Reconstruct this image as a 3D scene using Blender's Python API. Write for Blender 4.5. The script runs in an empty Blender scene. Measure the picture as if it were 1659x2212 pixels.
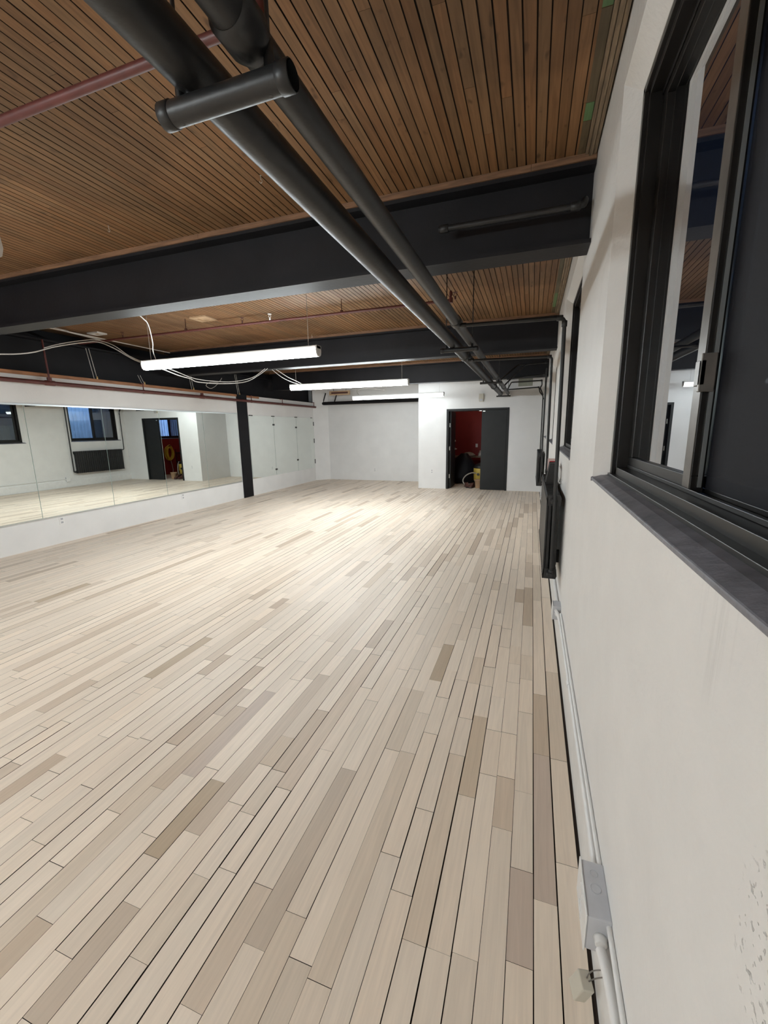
import bpy, math, random
from mathutils import Vector, Matrix

S = bpy.context.scene
COL = S.collection
R0 = random.Random(7)

# ------------------------------------------------------------------ camera, sky, exposure
cam_data = bpy.data.cameras.new('camera')
cam_data.sensor_fit = 'VERTICAL'
cam_data.sensor_height = 24.0
cam_data.lens = 904.46 / 2212 * 24.0
cam_data.clip_start = 0.02
cam = bpy.data.objects.new('camera', cam_data)
COL.objects.link(cam)
S.camera = cam
YAW, PITCH, ROLL = 0.337535, 0.195311, -0.015942
cyw, syw, cp, sp = math.cos(YAW), math.sin(YAW), math.cos(PITCH), math.sin(PITCH)
fwd = Vector((-syw * cp, cyw * cp, -sp))
right = Vector((cyw, syw, 0))
up = right.cross(fwd)
r2 = right * math.cos(ROLL) + up * math.sin(ROLL)
u2 = -right * math.sin(ROLL) + up * math.cos(ROLL)
m = Matrix((r2, u2, -fwd)).transposed().to_4x4()
m.translation = Vector((0, 0, 1.60))
cam.matrix_world = m

world = bpy.data.worlds.new('dusk_sky')
S.world = world
world.use_nodes = True
bg = world.node_tree.nodes['Background']
bg.inputs[0].default_value = (0.30, 0.50, 0.95, 1)
bg.inputs[1].default_value = 5.0

LAMP_STRENGTH = 31.0      # glow of each lens
LAMP_WATTS = 34.0         # downlight of each fixture
LAMP_COLOR = (0.91, 0.98, 1.0)
S.view_settings.view_transform = 'Standard'
S.view_settings.look = 'None'
S.view_settings.exposure = 0.12
S.view_settings.gamma = 1.0
S.view_settings.use_curve_mapping = False
S.cycles.use_denoising = True
S.cycles.max_bounces = 10
S.cycles.diffuse_bounces = 6
S.cycles.glossy_bounces = 5
S.cycles.transparent_max_bounces = 12
S.cycles.caustics_reflective = False
S.cycles.caustics_refractive = False
S.cycles.sample_clamp_indirect = 6.0

# ------------------------------------------------------------------ materials
def mat(name, col, rough=0.6, metal=0.0, spec=0.5, vary=0.0, vscale=6.0, bump=0.0, bscale=60.0, stretch=None):
    mt = bpy.data.materials.new(name)
    mt.use_nodes = True
    nt = mt.node_tree
    b = nt.nodes['Principled BSDF']
    b.inputs['Base Color'].default_value = (*col, 1)
    b.inputs['Roughness'].default_value = rough
    b.inputs['Metallic'].default_value = metal
    b.inputs['Specular IOR Level'].default_value = spec
    tc = nt.nodes.new('ShaderNodeTexCoord')
    src = tc.outputs['Object']
    if stretch:
        mp = nt.nodes.new('ShaderNodeMapping')
        mp.inputs['Scale'].default_value = stretch
        nt.links.new(src, mp.inputs['Vector'])
        src = mp.outputs['Vector']
    if vary:
        n = nt.nodes.new('ShaderNodeTexNoise')
        n.inputs['Scale'].default_value = vscale
        n.inputs['Detail'].default_value = 6
        nt.links.new(src, n.inputs['Vector'])
        rp = nt.nodes.new('ShaderNodeValToRGB')
        rp.color_ramp.elements[0].position = 0.3
        rp.color_ramp.elements[1].position = 0.7
        rp.color_ramp.elements[0].color = (*[c * (1 - vary) for c in col], 1)
        rp.color_ramp.elements[1].color = (*[min(1, c * (1 + vary)) for c in col], 1)
        nt.links.new(n.outputs['Fac'], rp.inputs['Fac'])
        nt.links.new(rp.outputs['Color'], b.inputs['Base Color'])
    if bump:
        n2 = nt.nodes.new('ShaderNodeTexNoise')
        n2.inputs['Scale'].default_value = bscale
        n2.inputs['Detail'].default_value = 5
        nt.links.new(src, n2.inputs['Vector'])
        bp = nt.nodes.new('ShaderNodeBump')
        bp.inputs['Strength'].default_value = bump
        bp.inputs['Distance'].default_value = 0.01
        nt.links.new(n2.outputs['Fac'], bp.inputs['Height'])
        nt.links.new(bp.outputs['Normal'], b.inputs['Normal'])
    return mt

def emit(name, col, strength):
    mt = bpy.data.materials.new(name)
    mt.use_nodes = True
    nt = mt.node_tree
    nt.nodes.remove(nt.nodes['Principled BSDF'])
    e = nt.nodes.new('ShaderNodeEmission')
    e.inputs[0].default_value = (*col, 1)
    e.inputs[1].default_value = strength
    nt.links.new(e.outputs[0], nt.nodes['Material Output'].inputs[0])
    return mt

def glassmat(name, tint, ior=1.52):
    """double glazed pane: the reflections of its four surfaces are added up on the outer face"""
    mt = bpy.data.materials.new(name)
    mt.use_nodes = True
    nt = mt.node_tree
    nt.nodes.remove(nt.nodes['Principled BSDF'])
    def mth(op, a, b):
        n = nt.nodes.new('ShaderNodeMath'); n.operation = op
        for k, v in enumerate((a, b)):
            if isinstance(v, (int, float)): n.inputs[k].default_value = v
            else: nt.links.new(v, n.inputs[k])
        return n.outputs[0]
    fr = nt.nodes.new('ShaderNodeFresnel'); fr.inputs[0].default_value = ior
    ge = nt.nodes.new('ShaderNodeNewGeometry')
    F = fr.outputs[0]
    F4 = mth('DIVIDE', mth('MULTIPLY', F, 4.0), mth('ADD', mth('MULTIPLY', F, 3.0), 1.0))
    fac = mth('MULTIPLY', F4, mth('SUBTRACT', 1.0, ge.outputs['Backfacing']))
    tr = nt.nodes.new('ShaderNodeBsdfTransparent'); tr.inputs[0].default_value = (*tint, 1)
    gl = nt.nodes.new('ShaderNodeBsdfGlossy'); gl.inputs['Roughness'].default_value = 0.0
    gl.inputs[0].default_value = (0.95, 0.97, 1, 1)
    mx = nt.nodes.new('ShaderNodeMixShader')
    nt.links.new(fac, mx.inputs[0])
    nt.links.new(tr.outputs[0], mx.inputs[1])
    nt.links.new(gl.outputs[0], mx.inputs[2])
    nt.links.new(mx.outputs[0], nt.nodes['Material Output'].inputs[0])
    return mt

def screenmat(name):
    mt = bpy.data.materials.new(name)
    mt.use_nodes = True
    nt = mt.node_tree
    b = nt.nodes['Principled BSDF']
    b.inputs['Base Color'].default_value = (0.010, 0.011, 0.017, 1)
    b.inputs['Roughness'].default_value = 0.8
    tr = nt.nodes.new('ShaderNodeBsdfTransparent')
    mx = nt.nodes.new('ShaderNodeMixShader'); mx.inputs[0].default_value = 0.72
    nt.links.new(tr.outputs[0], mx.inputs[1])
    nt.links.new(b.outputs[0], mx.inputs[2])
    nt.links.new(mx.outputs[0], nt.nodes['Material Output'].inputs[0])
    return mt

def boardmat(name, rough, grain, gscale, stretch, spec=0.3, knots=0.0, stain=None, bump=0.15, sat=1.0):
    """wood boards: the face attribute 'tone' is each board's own colour, plus grain along the board"""
    mt = bpy.data.materials.new(name)
    mt.use_nodes = True
    nt = mt.node_tree
    N, L = nt.nodes, nt.links
    b = N['Principled BSDF']
    b.inputs['Roughness'].default_value = rough
    b.inputs['Specular IOR Level'].default_value = spec
    at = N.new('ShaderNodeAttribute'); at.attribute_name = 'tone'
    tc = N.new('ShaderNodeTexCoord')
    ad = N.new('ShaderNodeVectorMath'); ad.operation = 'MULTIPLY_ADD'
    ad.inputs[1].default_value = (37, 51, 43)
    L.new(at.outputs['Color'], ad.inputs[0])
    L.new(tc.outputs['Object'], ad.inputs[2])
    mp = N.new('ShaderNodeMapping'); mp.inputs['Scale'].default_value = stretch
    L.new(ad.outputs[0], mp.inputs['Vector'])
    n1 = N.new('ShaderNodeTexNoise'); n1.inputs['Scale'].default_value = gscale
    n1.inputs['Detail'].default_value = 7; n1.inputs['Distortion'].default_value = 1.2
    L.new(mp.outputs[0], n1.inputs['Vector'])
    mr = N.new('ShaderNodeMapRange')
    mr.inputs[1].default_value = 0.3; mr.inputs[2].default_value = 0.7
    mr.inputs[3].default_value = 1 - grain; mr.inputs[4].default_value = 1 + grain
    L.new(n1.outputs['Fac'], mr.inputs[0])
    mul = N.new('ShaderNodeVectorMath'); mul.operation = 'SCALE'
    L.new(at.outputs['Color'], mul.inputs[0]); L.new(mr.outputs[0], mul.inputs['Scale'])
    out = mul.outputs[0]
    if knots:
        vo = N.new('ShaderNodeTexNoise'); vo.inputs['Scale'].default_value = 9.0
        vo.inputs['Detail'].default_value = 2
        mp2 = N.new('ShaderNodeMapping'); mp2.inputs['Scale'].default_value = (2.2, 0.9, 1)
        L.new(ad.outputs[0], mp2.inputs['Vector']); L.new(mp2.outputs[0], vo.inputs['Vector'])
        k = N.new('ShaderNodeMapRange')
        k.inputs[1].default_value = 0.66; k.inputs[2].default_value = 0.76
        k.inputs[3].default_value = 1.0; k.inputs[4].default_value = 1 - knots
        L.new(vo.outputs['Fac'], k.inputs[0])
        m2 = N.new('ShaderNodeVectorMath'); m2.operation = 'SCALE'
        L.new(out, m2.inputs[0]); L.new(k.outputs[0], m2.inputs['Scale'])
        out = m2.outputs[0]
    if stain:
        sn = N.new('ShaderNodeTexNoise'); sn.inputs['Scale'].default_value = stain[0]
        sn.inputs['Detail'].default_value = 4
        L.new(tc.outputs['Object'], sn.inputs['Vector'])
        k = N.new('ShaderNodeMapRange')
        k.inputs[1].default_value = 0.5; k.inputs[2].default_value = 0.58
        k.inputs[3].default_value = 1.0; k.inputs[4].default_value = 1 - stain[1]
        L.new(sn.outputs['Fac'], k.inputs[0])
        m2 = N.new('ShaderNodeVectorMath'); m2.operation = 'SCALE'
        L.new(out, m2.inputs[0]); L.new(k.outputs[0], m2.inputs['Scale'])
        out = m2.outputs[0]
    L.new(out, b.inputs['Base Color'])
    if bump:
        bp = N.new('ShaderNodeBump'); bp.inputs['Strength'].default_value = bump
        bp.inputs['Distance'].default_value = 0.002
        L.new(n1.outputs['Fac'], bp.inputs['Height']); L.new(bp.outputs[0], b.inputs['Normal'])
    return mt

M = {}
M['wall'] = mat('white wall paint', (0.77, 0.77, 0.765), 0.55, vary=0.03, vscale=3, bump=0.12, bscale=45)
M['plaster'] = mat('rough white plaster paint', (0.76, 0.755, 0.74), 0.5, vary=0.03, vscale=4, bump=0.35, bscale=28)
def add_wear(mt):
    """chipped plaster low on the wall and dirty drips below the near sill, each a mark with its own place"""
    nt = mt.node_tree; N, L = nt.nodes, nt.links
    b = N['Principled BSDF']
    tc = N.new('ShaderNodeTexCoord'); sx = N.new('ShaderNodeSeparateXYZ'); L.new(tc.outputs['Object'], sx.inputs[0])
    def mth(op, a, c, clamp=False):
        n = N.new('ShaderNodeMath'); n.operation = op; n.use_clamp = clamp
        for k, v in enumerate((a, c)):
            if isinstance(v, (int, float)): n.inputs[k].default_value = v
            else: L.new(v, n.inputs[k])
        return n.outputs[0]
    def blob(y, z, ry, rz):
        dy = mth('DIVIDE', mth('SUBTRACT', sx.outputs['Y'], y), ry); dz = mth('DIVIDE', mth('SUBTRACT', sx.outputs['Z'], z), rz)
        return mth('SUBTRACT', 1.0, mth('ADD', mth('MULTIPLY', dy, dy), mth('MULTIPLY', dz, dz)), True)
    nz = N.new('ShaderNodeTexNoise'); nz.inputs['Scale'].default_value = 85; nz.inputs['Detail'].default_value = 6
    L.new(tc.outputs['Object'], nz.inputs['Vector'])
    spots = mth('MULTIPLY', mth('SUBTRACT', nz.outputs['Fac'], 0.60), 9.0, True)
    chip = mth('MULTIPLY', spots, mth('MULTIPLY', blob(0.43, 1.03, 0.12, 0.15), 1.8, True))
    mp = N.new('ShaderNodeMapping'); mp.inputs['Scale'].default_value = (1, 60, 3)
    L.new(tc.outputs['Object'], mp.inputs['Vector'])
    ns = N.new('ShaderNodeTexNoise'); ns.inputs['Scale'].default_value = 1.0; ns.inputs['Detail'].default_value = 3
    L.new(mp.outputs[0], ns.inputs['Vector'])
    drips = mth('MULTIPLY', mth('MULTIPLY', mth('SUBTRACT', ns.outputs['Fac'], 0.5), 5.0, True), blob(0.70, 1.33, 0.07, 0.17))
    fac = mth('MAXIMUM', mth('MULTIPLY', chip, 0.26), mth('MULTIPLY', drips, 0.22))
    old = b.inputs['Base Color'].links[0].from_socket
    mx = N.new('ShaderNodeMix'); mx.data_type = 'RGBA'
    L.new(fac, mx.inputs['Factor']); L.new(old, mx.inputs[6]); mx.inputs[7].default_value = (0.16, 0.155, 0.15, 1)
    L.new(mx.outputs[2], b.inputs['Base Color'])
    bp = N.new('ShaderNodeBump'); bp.inputs['Strength'].default_value = 0.9; bp.inputs['Distance'].default_value = -0.004
    L.new(chip, bp.inputs['Height']); L.new(b.inputs['Normal'].links[0].from_socket, bp.inputs['Normal'])
    L.new(bp.outputs[0], b.inputs['Normal'])
add_wear(M['plaster'])
M['cream'] = mat('white semigloss paint', (0.78, 0.78, 0.77), 0.35, vary=0.04, vscale=14, bump=0.15, bscale=40)
M['floor'] = boardmat('sanded hardwood boards', 0.45, 0.06, 2.2, (26, 1.3, 1), spec=0.35, bump=0.08)
M['gap'] = mat('dark gap', (0.035, 0.022, 0.015), 0.9)
M['ceil'] = boardmat('stained ceiling boards', 0.55, 0.20, 2.0, (22, 1.1, 1), spec=0.35, knots=0.5, stain=(0.9, 0.28), bump=0.3)
M['beamwood'] = mat('reddish wood nailer', (0.20, 0.105, 0.055), 0.6, vary=0.35, vscale=5, stretch=(1.2, 14, 14), bump=0.2)
M['wood'] = mat('pale weathered wood', (0.23, 0.17, 0.11), 0.7, vary=0.35, vscale=6, stretch=(16, 1.4, 16))
M['cap'] = mat('orange brown wood', (0.36, 0.16, 0.07), 0.55, vary=0.3, vscale=5, stretch=(10, 1.2, 10))
M['beam'] = mat('black steel paint', (0.0105, 0.010, 0.012), 0.55, spec=0.28, vary=0.25, vscale=3, bump=0.12, bscale=35)
M['girder'] = mat('black girder paint', (0.006, 0.006, 0.008), 0.6, spec=0.25, vary=0.2)
M['pipe'] = mat('charcoal pipe paint', (0.018, 0.018, 0.0185), 0.4, spec=0.42, vary=0.25, vscale=8, bump=0.08, bscale=60)
M['rad'] = mat('black radiator enamel', (0.017, 0.017, 0.0175), 0.42, spec=0.5, vary=0.25, vscale=9, bump=0.1)
M['red_pipe'] = mat('oxide red pipe paint', (0.105, 0.027, 0.023), 0.45, vary=0.25, vscale=10)
M['door'] = mat('charcoal door paint', (0.013, 0.014, 0.0145), 0.5, spec=0.3, vary=0.12, vscale=6)
M['bronze'] = mat('dark bronze aluminium', (0.011, 0.0095, 0.0085), 0.38, metal=0.0, spec=0.4, vary=0.25, vscale=12)
M['alu'] = mat('bare aluminium', (0.62, 0.66, 0.66), 0.35, metal=0.9)
M['chrome'] = mat('satin steel hardware', (0.75, 0.74, 0.71), 0.3, metal=1.0)
M['greybronze'] = mat('worn grey brown metal', (0.17, 0.155, 0.14), 0.3, metal=0.3, vary=0.2, vscale=14)  # on the meeting stile this tone stands for its bright reflection
M['sill'] = mat('grey painted concrete sill', (0.165, 0.165, 0.19), 0.5, vary=0.25, vscale=16, bump=0.4, bscale=30)
M['mirror'] = mat('silvered mirror', (0.86, 0.90, 0.865), 0.0, metal=1.0)
M['mirror_edge'] = mat('green glass edge', (0.25, 0.33, 0.30), 0.2)
M['glass'] = glassmat('window glass', (0.90, 0.94, 0.95))
M['screen'] = screenmat('insect screen mesh')
M['white'] = mat('white plastic', (0.8, 0.8, 0.79), 0.4)
M['offwhite'] = mat('grey white cable jacket', (0.60, 0.58, 0.55), 0.5, vary=0.1)
M['boxgrey'] = mat('painted grey box', (0.52, 0.53, 0.56), 0.4, vary=0.05, vscale=20)
M['beige'] = mat('beige plastic', (0.55, 0.52, 0.44), 0.5)
M['tan'] = mat('tan plywood', (0.48, 0.33, 0.20), 0.7, vary=0.2)
M['black'] = mat('black plastic', (0.012, 0.012, 0.012), 0.4)
M['bag'] = mat('black bin liner', (0.006, 0.006, 0.008), 0.6, spec=0.25, bump=0.3, bscale=12)
M['redwall'] = mat('dark red wall paint', (0.26, 0.022, 0.02), 0.6, vary=0.08)
M['red'] = mat('red print', (0.5, 0.02, 0.03), 0.5)
M['pink'] = mat('faded pink card', (0.62, 0.45, 0.42), 0.6)
M['yellow'] = mat('mustard yellow plastic', (0.50, 0.36, 0.07), 0.5, vary=0.1)
M['cordyellow'] = mat('yellow rubber cord', (0.85, 0.62, 0.07), 0.45)
M['hose'] = mat('grey ribbed hose', (0.35, 0.32, 0.27), 0.5)
M['cloth'] = mat('dusty grey cloth', (0.34, 0.30, 0.25), 0.9, vary=0.3, vscale=12)
M['bucket'] = mat('tan bucket', (0.42, 0.27, 0.16), 0.6, vary=0.1)
M['green'] = mat('green grey primer', (0.33, 0.34, 0.28), 0.7, vary=0.1)
M['brass'] = mat('brass ferrule', (0.75, 0.55, 0.25), 0.35, metal=0.8)
M['siding'] = mat('pale blue corrugated siding', (0.76, 0.84, 0.90), 0.6, vary=0.08, vscale=4)
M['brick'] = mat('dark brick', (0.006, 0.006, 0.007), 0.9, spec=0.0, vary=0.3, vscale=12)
M['asphalt'] = mat('alley ground', (0.04, 0.04, 0.04), 0.95, spec=0.0, vary=0.3)
M['subfloor'] = mat('tan dusty floor', (0.40, 0.29, 0.18), 0.7, vary=0.25, vscale=7)
M['rust'] = mat('rusty bolt', (0.10, 0.04, 0.03), 0.7)

# ------------------------------------------------------------------ mesh builder
class MB:
    def __init__(s):
        s.v, s.f, s.sm, s.mi, s.tone = [], [], [], [], []
    def face(s, pts, smooth=False, mi=0, tone=None):
        i = len(s.v)
        s.v += [tuple(p) for p in pts]
        s.f.append(tuple(range(i, i + len(pts)))); s.sm.append(smooth); s.mi.append(mi); s.tone.append(tone)
    def _add(s, vs, fs, sm, mi=0, tone=None):
        i = len(s.v); s.v += [tuple(p) for p in vs]
        for k, f in enumerate(fs):
            s.f.append(tuple(i + j for j in f)); s.sm.append(sm[k] if isinstance(sm, list) else sm)
            s.mi.append(mi); s.tone.append(tone)
    def box(s, x0, x1, y0, y1, z0, z1, mi=0, tone=None):
        x0, x1 = sorted((x0, x1)); y0, y1 = sorted((y0, y1)); z0, z1 = sorted((z0, z1))
        vs = [(x0, y0, z0), (x1, y0, z0), (x1, y1, z0), (x0, y1, z0), (x0, y0, z1), (x1, y0, z1), (x1, y1, z1), (x0, y1, z1)]
        fs = [(3, 2, 1, 0), (4, 5, 6, 7), (0, 1, 5, 4), (1, 2, 6, 5), (2, 3, 7, 6), (3, 0, 4, 7)]
        s._add(vs, fs, False, mi, tone); return s
    def prism(s, poly, axis, a, b, mi=0):
        """poly: 2D points; axis: extrusion axis; the other two axes in x,y,z order"""
        n = len(poly)
        def P(p, t):
            if axis == 'x': return (t, p[0], p[1])
            if axis == 'y': return (p[0], t, p[1])
            return (p[0], p[1], t)
        vs = [P(p, a) for p in poly] + [P(p, b) for p in poly]
        fs = [tuple(range(n)), tuple(range(2 * n - 1, n - 1, -1))]
        for i in range(n):
            j = (i + 1) % n
            fs.append((i, j, n + j, n + i))
        s._add(vs, fs, False, mi); return s
    def tube(s, path, r, n=12, caps=True, rr=None, mi=0):
        P = [Vector(p) for p in path]
        rings = []
        prev = None
        for i, p in enumerate(P):
            if i == 0: t = P[1] - P[0]
            elif i == len(P) - 1: t = P[-1] - P[-2]
            else: t = (P[i + 1] - p).normalized() + (p - P[i - 1]).normalized()
            t.normalize()
            if prev is None:
                a = Vector((0, 0, 1)) if abs(t.z) < 0.9 else Vector((1, 0, 0))
                u = t.cross(a).normalized()
            else:
                u = (prev - t * prev.dot(t)).normalized()
            prev = u
            w = t.cross(u)
            rad = rr[i] if rr else r
            rings.append([p + (u * math.cos(k * 2 * math.pi / n) + w * math.sin(k * 2 * math.pi / n)) * rad for k in range(n)])
        vs = [q for ring in rings for q in ring]
        fs, sm = [], []
        for i in range(len(P) - 1):
            for k in range(n):
                k2 = (k + 1) % n
                fs.append((i * n + k, i * n + k2, (i + 1) * n + k2, (i + 1) * n + k)); sm.append(True)
        s._add(vs, fs, sm, mi)
        if caps:
            s.face(list(reversed(rings[0])), mi=mi); s.face(rings[-1], mi=mi)
        return s
    def lathe(s, base, prof, n=16, mi=0, axis='z'):
        """prof: (radius, height) pairs"""
        vs, fs = [], []
        for (r, h) in prof:
            for k in range(n):
                a = 2 * math.pi * k / n
                d = (r * math.cos(a), r * math.sin(a), h)
                if axis == 'x': d = (h, d[0], d[1])
                if axis == 'y': d = (d[1], h, d[0])
                vs.append((base[0] + d[0], base[1] + d[1], base[2] + d[2]))
        for i in range(len(prof) - 1):
            for k in range(n):
                k2 = (k + 1) % n
                fs.append((i * n + k, i * n + k2, (i + 1) * n + k2, (i + 1) * n + k))
        s._add(vs, fs, True, mi)
        i0 = len(s.v) - n * len(prof)
        s.f.append(tuple(i0 + k for k in range(n - 1, -1, -1))); s.sm.append(False); s.mi.append(mi); s.tone.append(None)
        j0 = len(s.v) - n
        s.f.append(tuple(j0 + k for k in range(n))); s.sm.append(False); s.mi.append(mi); s.tone.append(None)
        return s
    def build(s, name, mats, parent=None, bevel=0.0, origin=None):
        if not isinstance(mats, (list, tuple)): mats = [mats]
        me = bpy.data.meshes.new(name)
        o = origin or (0, 0, 0)
        me.from_pydata([(a - o[0], b - o[1], c - o[2]) for a, b, c in s.v], [], s.f)
        for mm in mats: me.materials.append(mm)
        me.polygons.foreach_set('use_smooth', s.sm)
        me.polygons.foreach_set('material_index', s.mi)
        if any(t is not None for t in s.tone):
            at = me.attributes.new('tone', 'FLOAT_COLOR', 'FACE')
            flat = []
            for t in s.tone: flat += [*(t or (0.1, 0.1, 0.1)), 1.0]
            at.data.foreach_set('color', flat)
        me.update()
        ob = bpy.data.objects.new(name, me)
        COL.objects.link(ob)
        if origin: ob.location = origin
        if parent is not None:
            ob.parent = parent
        if bevel:
            b = ob.modifiers.new('bevel', 'BEVEL'); b.width = bevel; b.segments = 2
            b.limit_method = 'ANGLE'; b.angle_limit = math.radians(50)
        return ob

def tag(o, label=None, cat=None, group=None, kind=None):
    if label: o['label'] = label
    if cat: o['category'] = cat
    if group: o['group'] = group
    if kind: o['kind'] = kind
    return o

def thing(name, label, cat, group=None, loc=(0, 0, 0)):
    o = bpy.data.objects.new(name, None); COL.objects.link(o)
    o.location = loc; o.empty_display_size = 0.05
    return tag(o, label, cat, group)

def struct(o, label=None):
    return tag(o, label, None, None, 'structure')

def copy_tree(o, parent=None, first=True):
    c = o.copy(); COL.objects.link(c)
    if parent is not None: c.parent = parent
    for ch in [x for x in list(S.objects) if x.parent is o]:
        copy_tree(ch, c)
    return c

def smoothpath(pts, sub=6):
    """Catmull-Rom through the points"""
    P = [Vector(p) for p in pts]
    if len(P) < 3: return P
    out = []
    for i in range(len(P) - 1):
        p0 = P[max(i - 1, 0)]; p1 = P[i]; p2 = P[i + 1]; p3 = P[min(i + 2, len(P) - 1)]
        for k in range(sub):
            t = k / sub
            out.append(0.5 * ((2 * p1) + (p2 - p0) * t + (2 * p0 - 5 * p1 + 4 * p2 - p3) * t * t + (3 * p1 - p0 - 3 * p2 + p3) * t ** 3))
    out.append(P[-1])
    return out

def bendpath(pts, rad=0.06, sub=6):
    """straight runs with rounded elbows"""
    P = [Vector(p) for p in pts]
    out = [P[0]]
    for i in range(1, len(P) - 1):
        a = (P[i - 1] - P[i]); b = (P[i + 1] - P[i])
        d = min(rad, a.length * 0.45, b.length * 0.45)
        s0 = P[i] + a.normalized() * d; s1 = P[i] + b.normalized() * d
        for k in range(sub + 1):
            t = k / sub
            out.append((1 - t) ** 2 * s0 + 2 * t * (1 - t) * P[i] + t * t * s1)
    out.append(P[-1])
    return out

# ------------------------------------------------------------------ the setting
XR, XL, YD, YF, YB, ZC = 0.27, -6.58, 11.10, 12.50, -4.2, 3.11

# floor of hardwood strips running along the room
def make_floor():
    b = MB()
    b.box(-6.72, 0.34, YB - 0.1, YF + 0.02, -0.06, -0.006, mi=1)
    w = 0.0794
    rr = random.Random(11)
    over = {}
    def ov(x, y0, y1, tone):
        r = round((x - 0.003 - w / 2) / w)
        over.setdefault(r, []).append((min(y0, y1), max(y0, y1), tone))
    DK, BR, PU, TN = (0.49, 0.385, 0.275), (0.57, 0.455, 0.345), (0.56, 0.455, 0.375), (0.62, 0.50, 0.375)
    for x, y0, y1, t in [(-2.345, 2.43, 1.86, DK), (-2.015, 2.26, 2.0, BR), (-1.07, 1.92, 1.46, BR), (-1.29, 1.32, .95, DK),
                         (-1.43, 1.98, 1.3, PU), (-1.51, 1.8, 1.2, BR), (.125, 2.46, 1.96, BR), (.124, 1.955, 1.258, PU), (.042, 1.345, 1.05, PU),
                         (-.528, 2.89, 2.41, DK), (.048, 4.27, 3.39, BR), (-.036, 4.2, 3.86, BR), (-1.548, 4.63, 3.79, TN),
                         (-.96, 5.2, 4.32, BR), (-4.0, 5.5, 4.8, BR), (-4.12, 4.49, 3.5, BR), (-4.05, 3.45, 2.69, BR),
                         (-4.47, 3.02, 2.5, DK), (-.16, 2.15, 1.6, TN), (-1.445, .67, .5, BR), (-1.17, 1.67, 1.47, TN)]:
        ov(x, y0, y1, t)
    r = -1
    k0, k1 = int((XL + 0.0) / w) - 1, 3
    for k in range(k0, k1 + 1):
        x0 = 0.003 + k * w; x1 = x0 + w
        x0 = max(x0, -6.66); x1 = min(x1, 0.243)
        if x1 - x0 < 0.01: continue
        gl = rr.choice([0.0004, 0.0006, 0.0012, 0.0018, 0.0024])
        y = YB - rr.random() * 1.0
        ovs = sorted(over.get(k, []))
        segs = []
        while y < YF:
            ln = rr.choice([0.25, 0.35, 0.5, 0.7, 0.9, 1.1, 1.4]) * (0.85 + rr.random() * 0.3)
            tone = None
            hitov = next((o for o in ovs if o[0] - 0.22 < y + ln and o[1] > y + 0.02 and o[0] > y - 0.15), None)
            if hitov and abs(hitov[0] - y) < 0.16:
                y1 = hitov[1]; tone = hitov[2]; ovs.remove(hitov)
            elif hitov:
                y1 = hitov[0]
            else:
                y1 = y + ln
            segs.append((y, y1, tone)); y = y1
        for (a, c, tone) in segs:
            a = max(a, YB); c = min(c, YF)
            if c - a < 0.02: continue
            if tone is None:
                q = rr.random()
                if q < 0.80: base = (0.78, 0.665, 0.545); v = 0.93 + rr.random() * 0.13
                elif q < 0.93: base = (0.71, 0.595, 0.475); v = 0.92 + rr.random() * 0.1
                elif q < 0.98: base = (0.63, 0.515, 0.405); v = 0.9 + rr.random() * 0.15
                else: base = (0.53, 0.42, 0.32); v = 0.95 + rr.random() * 0.1
                hue = (rr.random() - 0.5) * 0.05
                tone = (base[0] * v, base[1] * v * (1 - hue * 0.5), base[2] * v * (1 - hue))
            g2 = gl * rr.choice([0.5, 1, 1, 1.3]); ge = rr.choice([0.0003, 0.0005, 0.0012])
            dz = rr.random() * 0.0006
            z0, z1 = -0.006, -0.0006 + dz
            xa, xb, ya, yb = x0 + g2, x1 - g2, a + ge, c - ge
            vs = [(xa, ya, z0), (xb, ya, z0), (xb, yb, z0), (xa, yb, z0), (xa, ya, z1), (xb, ya, z1), (xb, yb, z1), (xa, yb, z1)]
            b._add(vs, [(4, 5, 6, 7)], False, 0, tone)
            b._add(vs, [(0, 1, 5, 4), (1, 2, 6, 5), (2, 3, 7, 6), (3, 0, 4, 7)], False, 1, None)
    return struct(b.build('floor', [M['floor'], M['gap']]))
make_floor()

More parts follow.
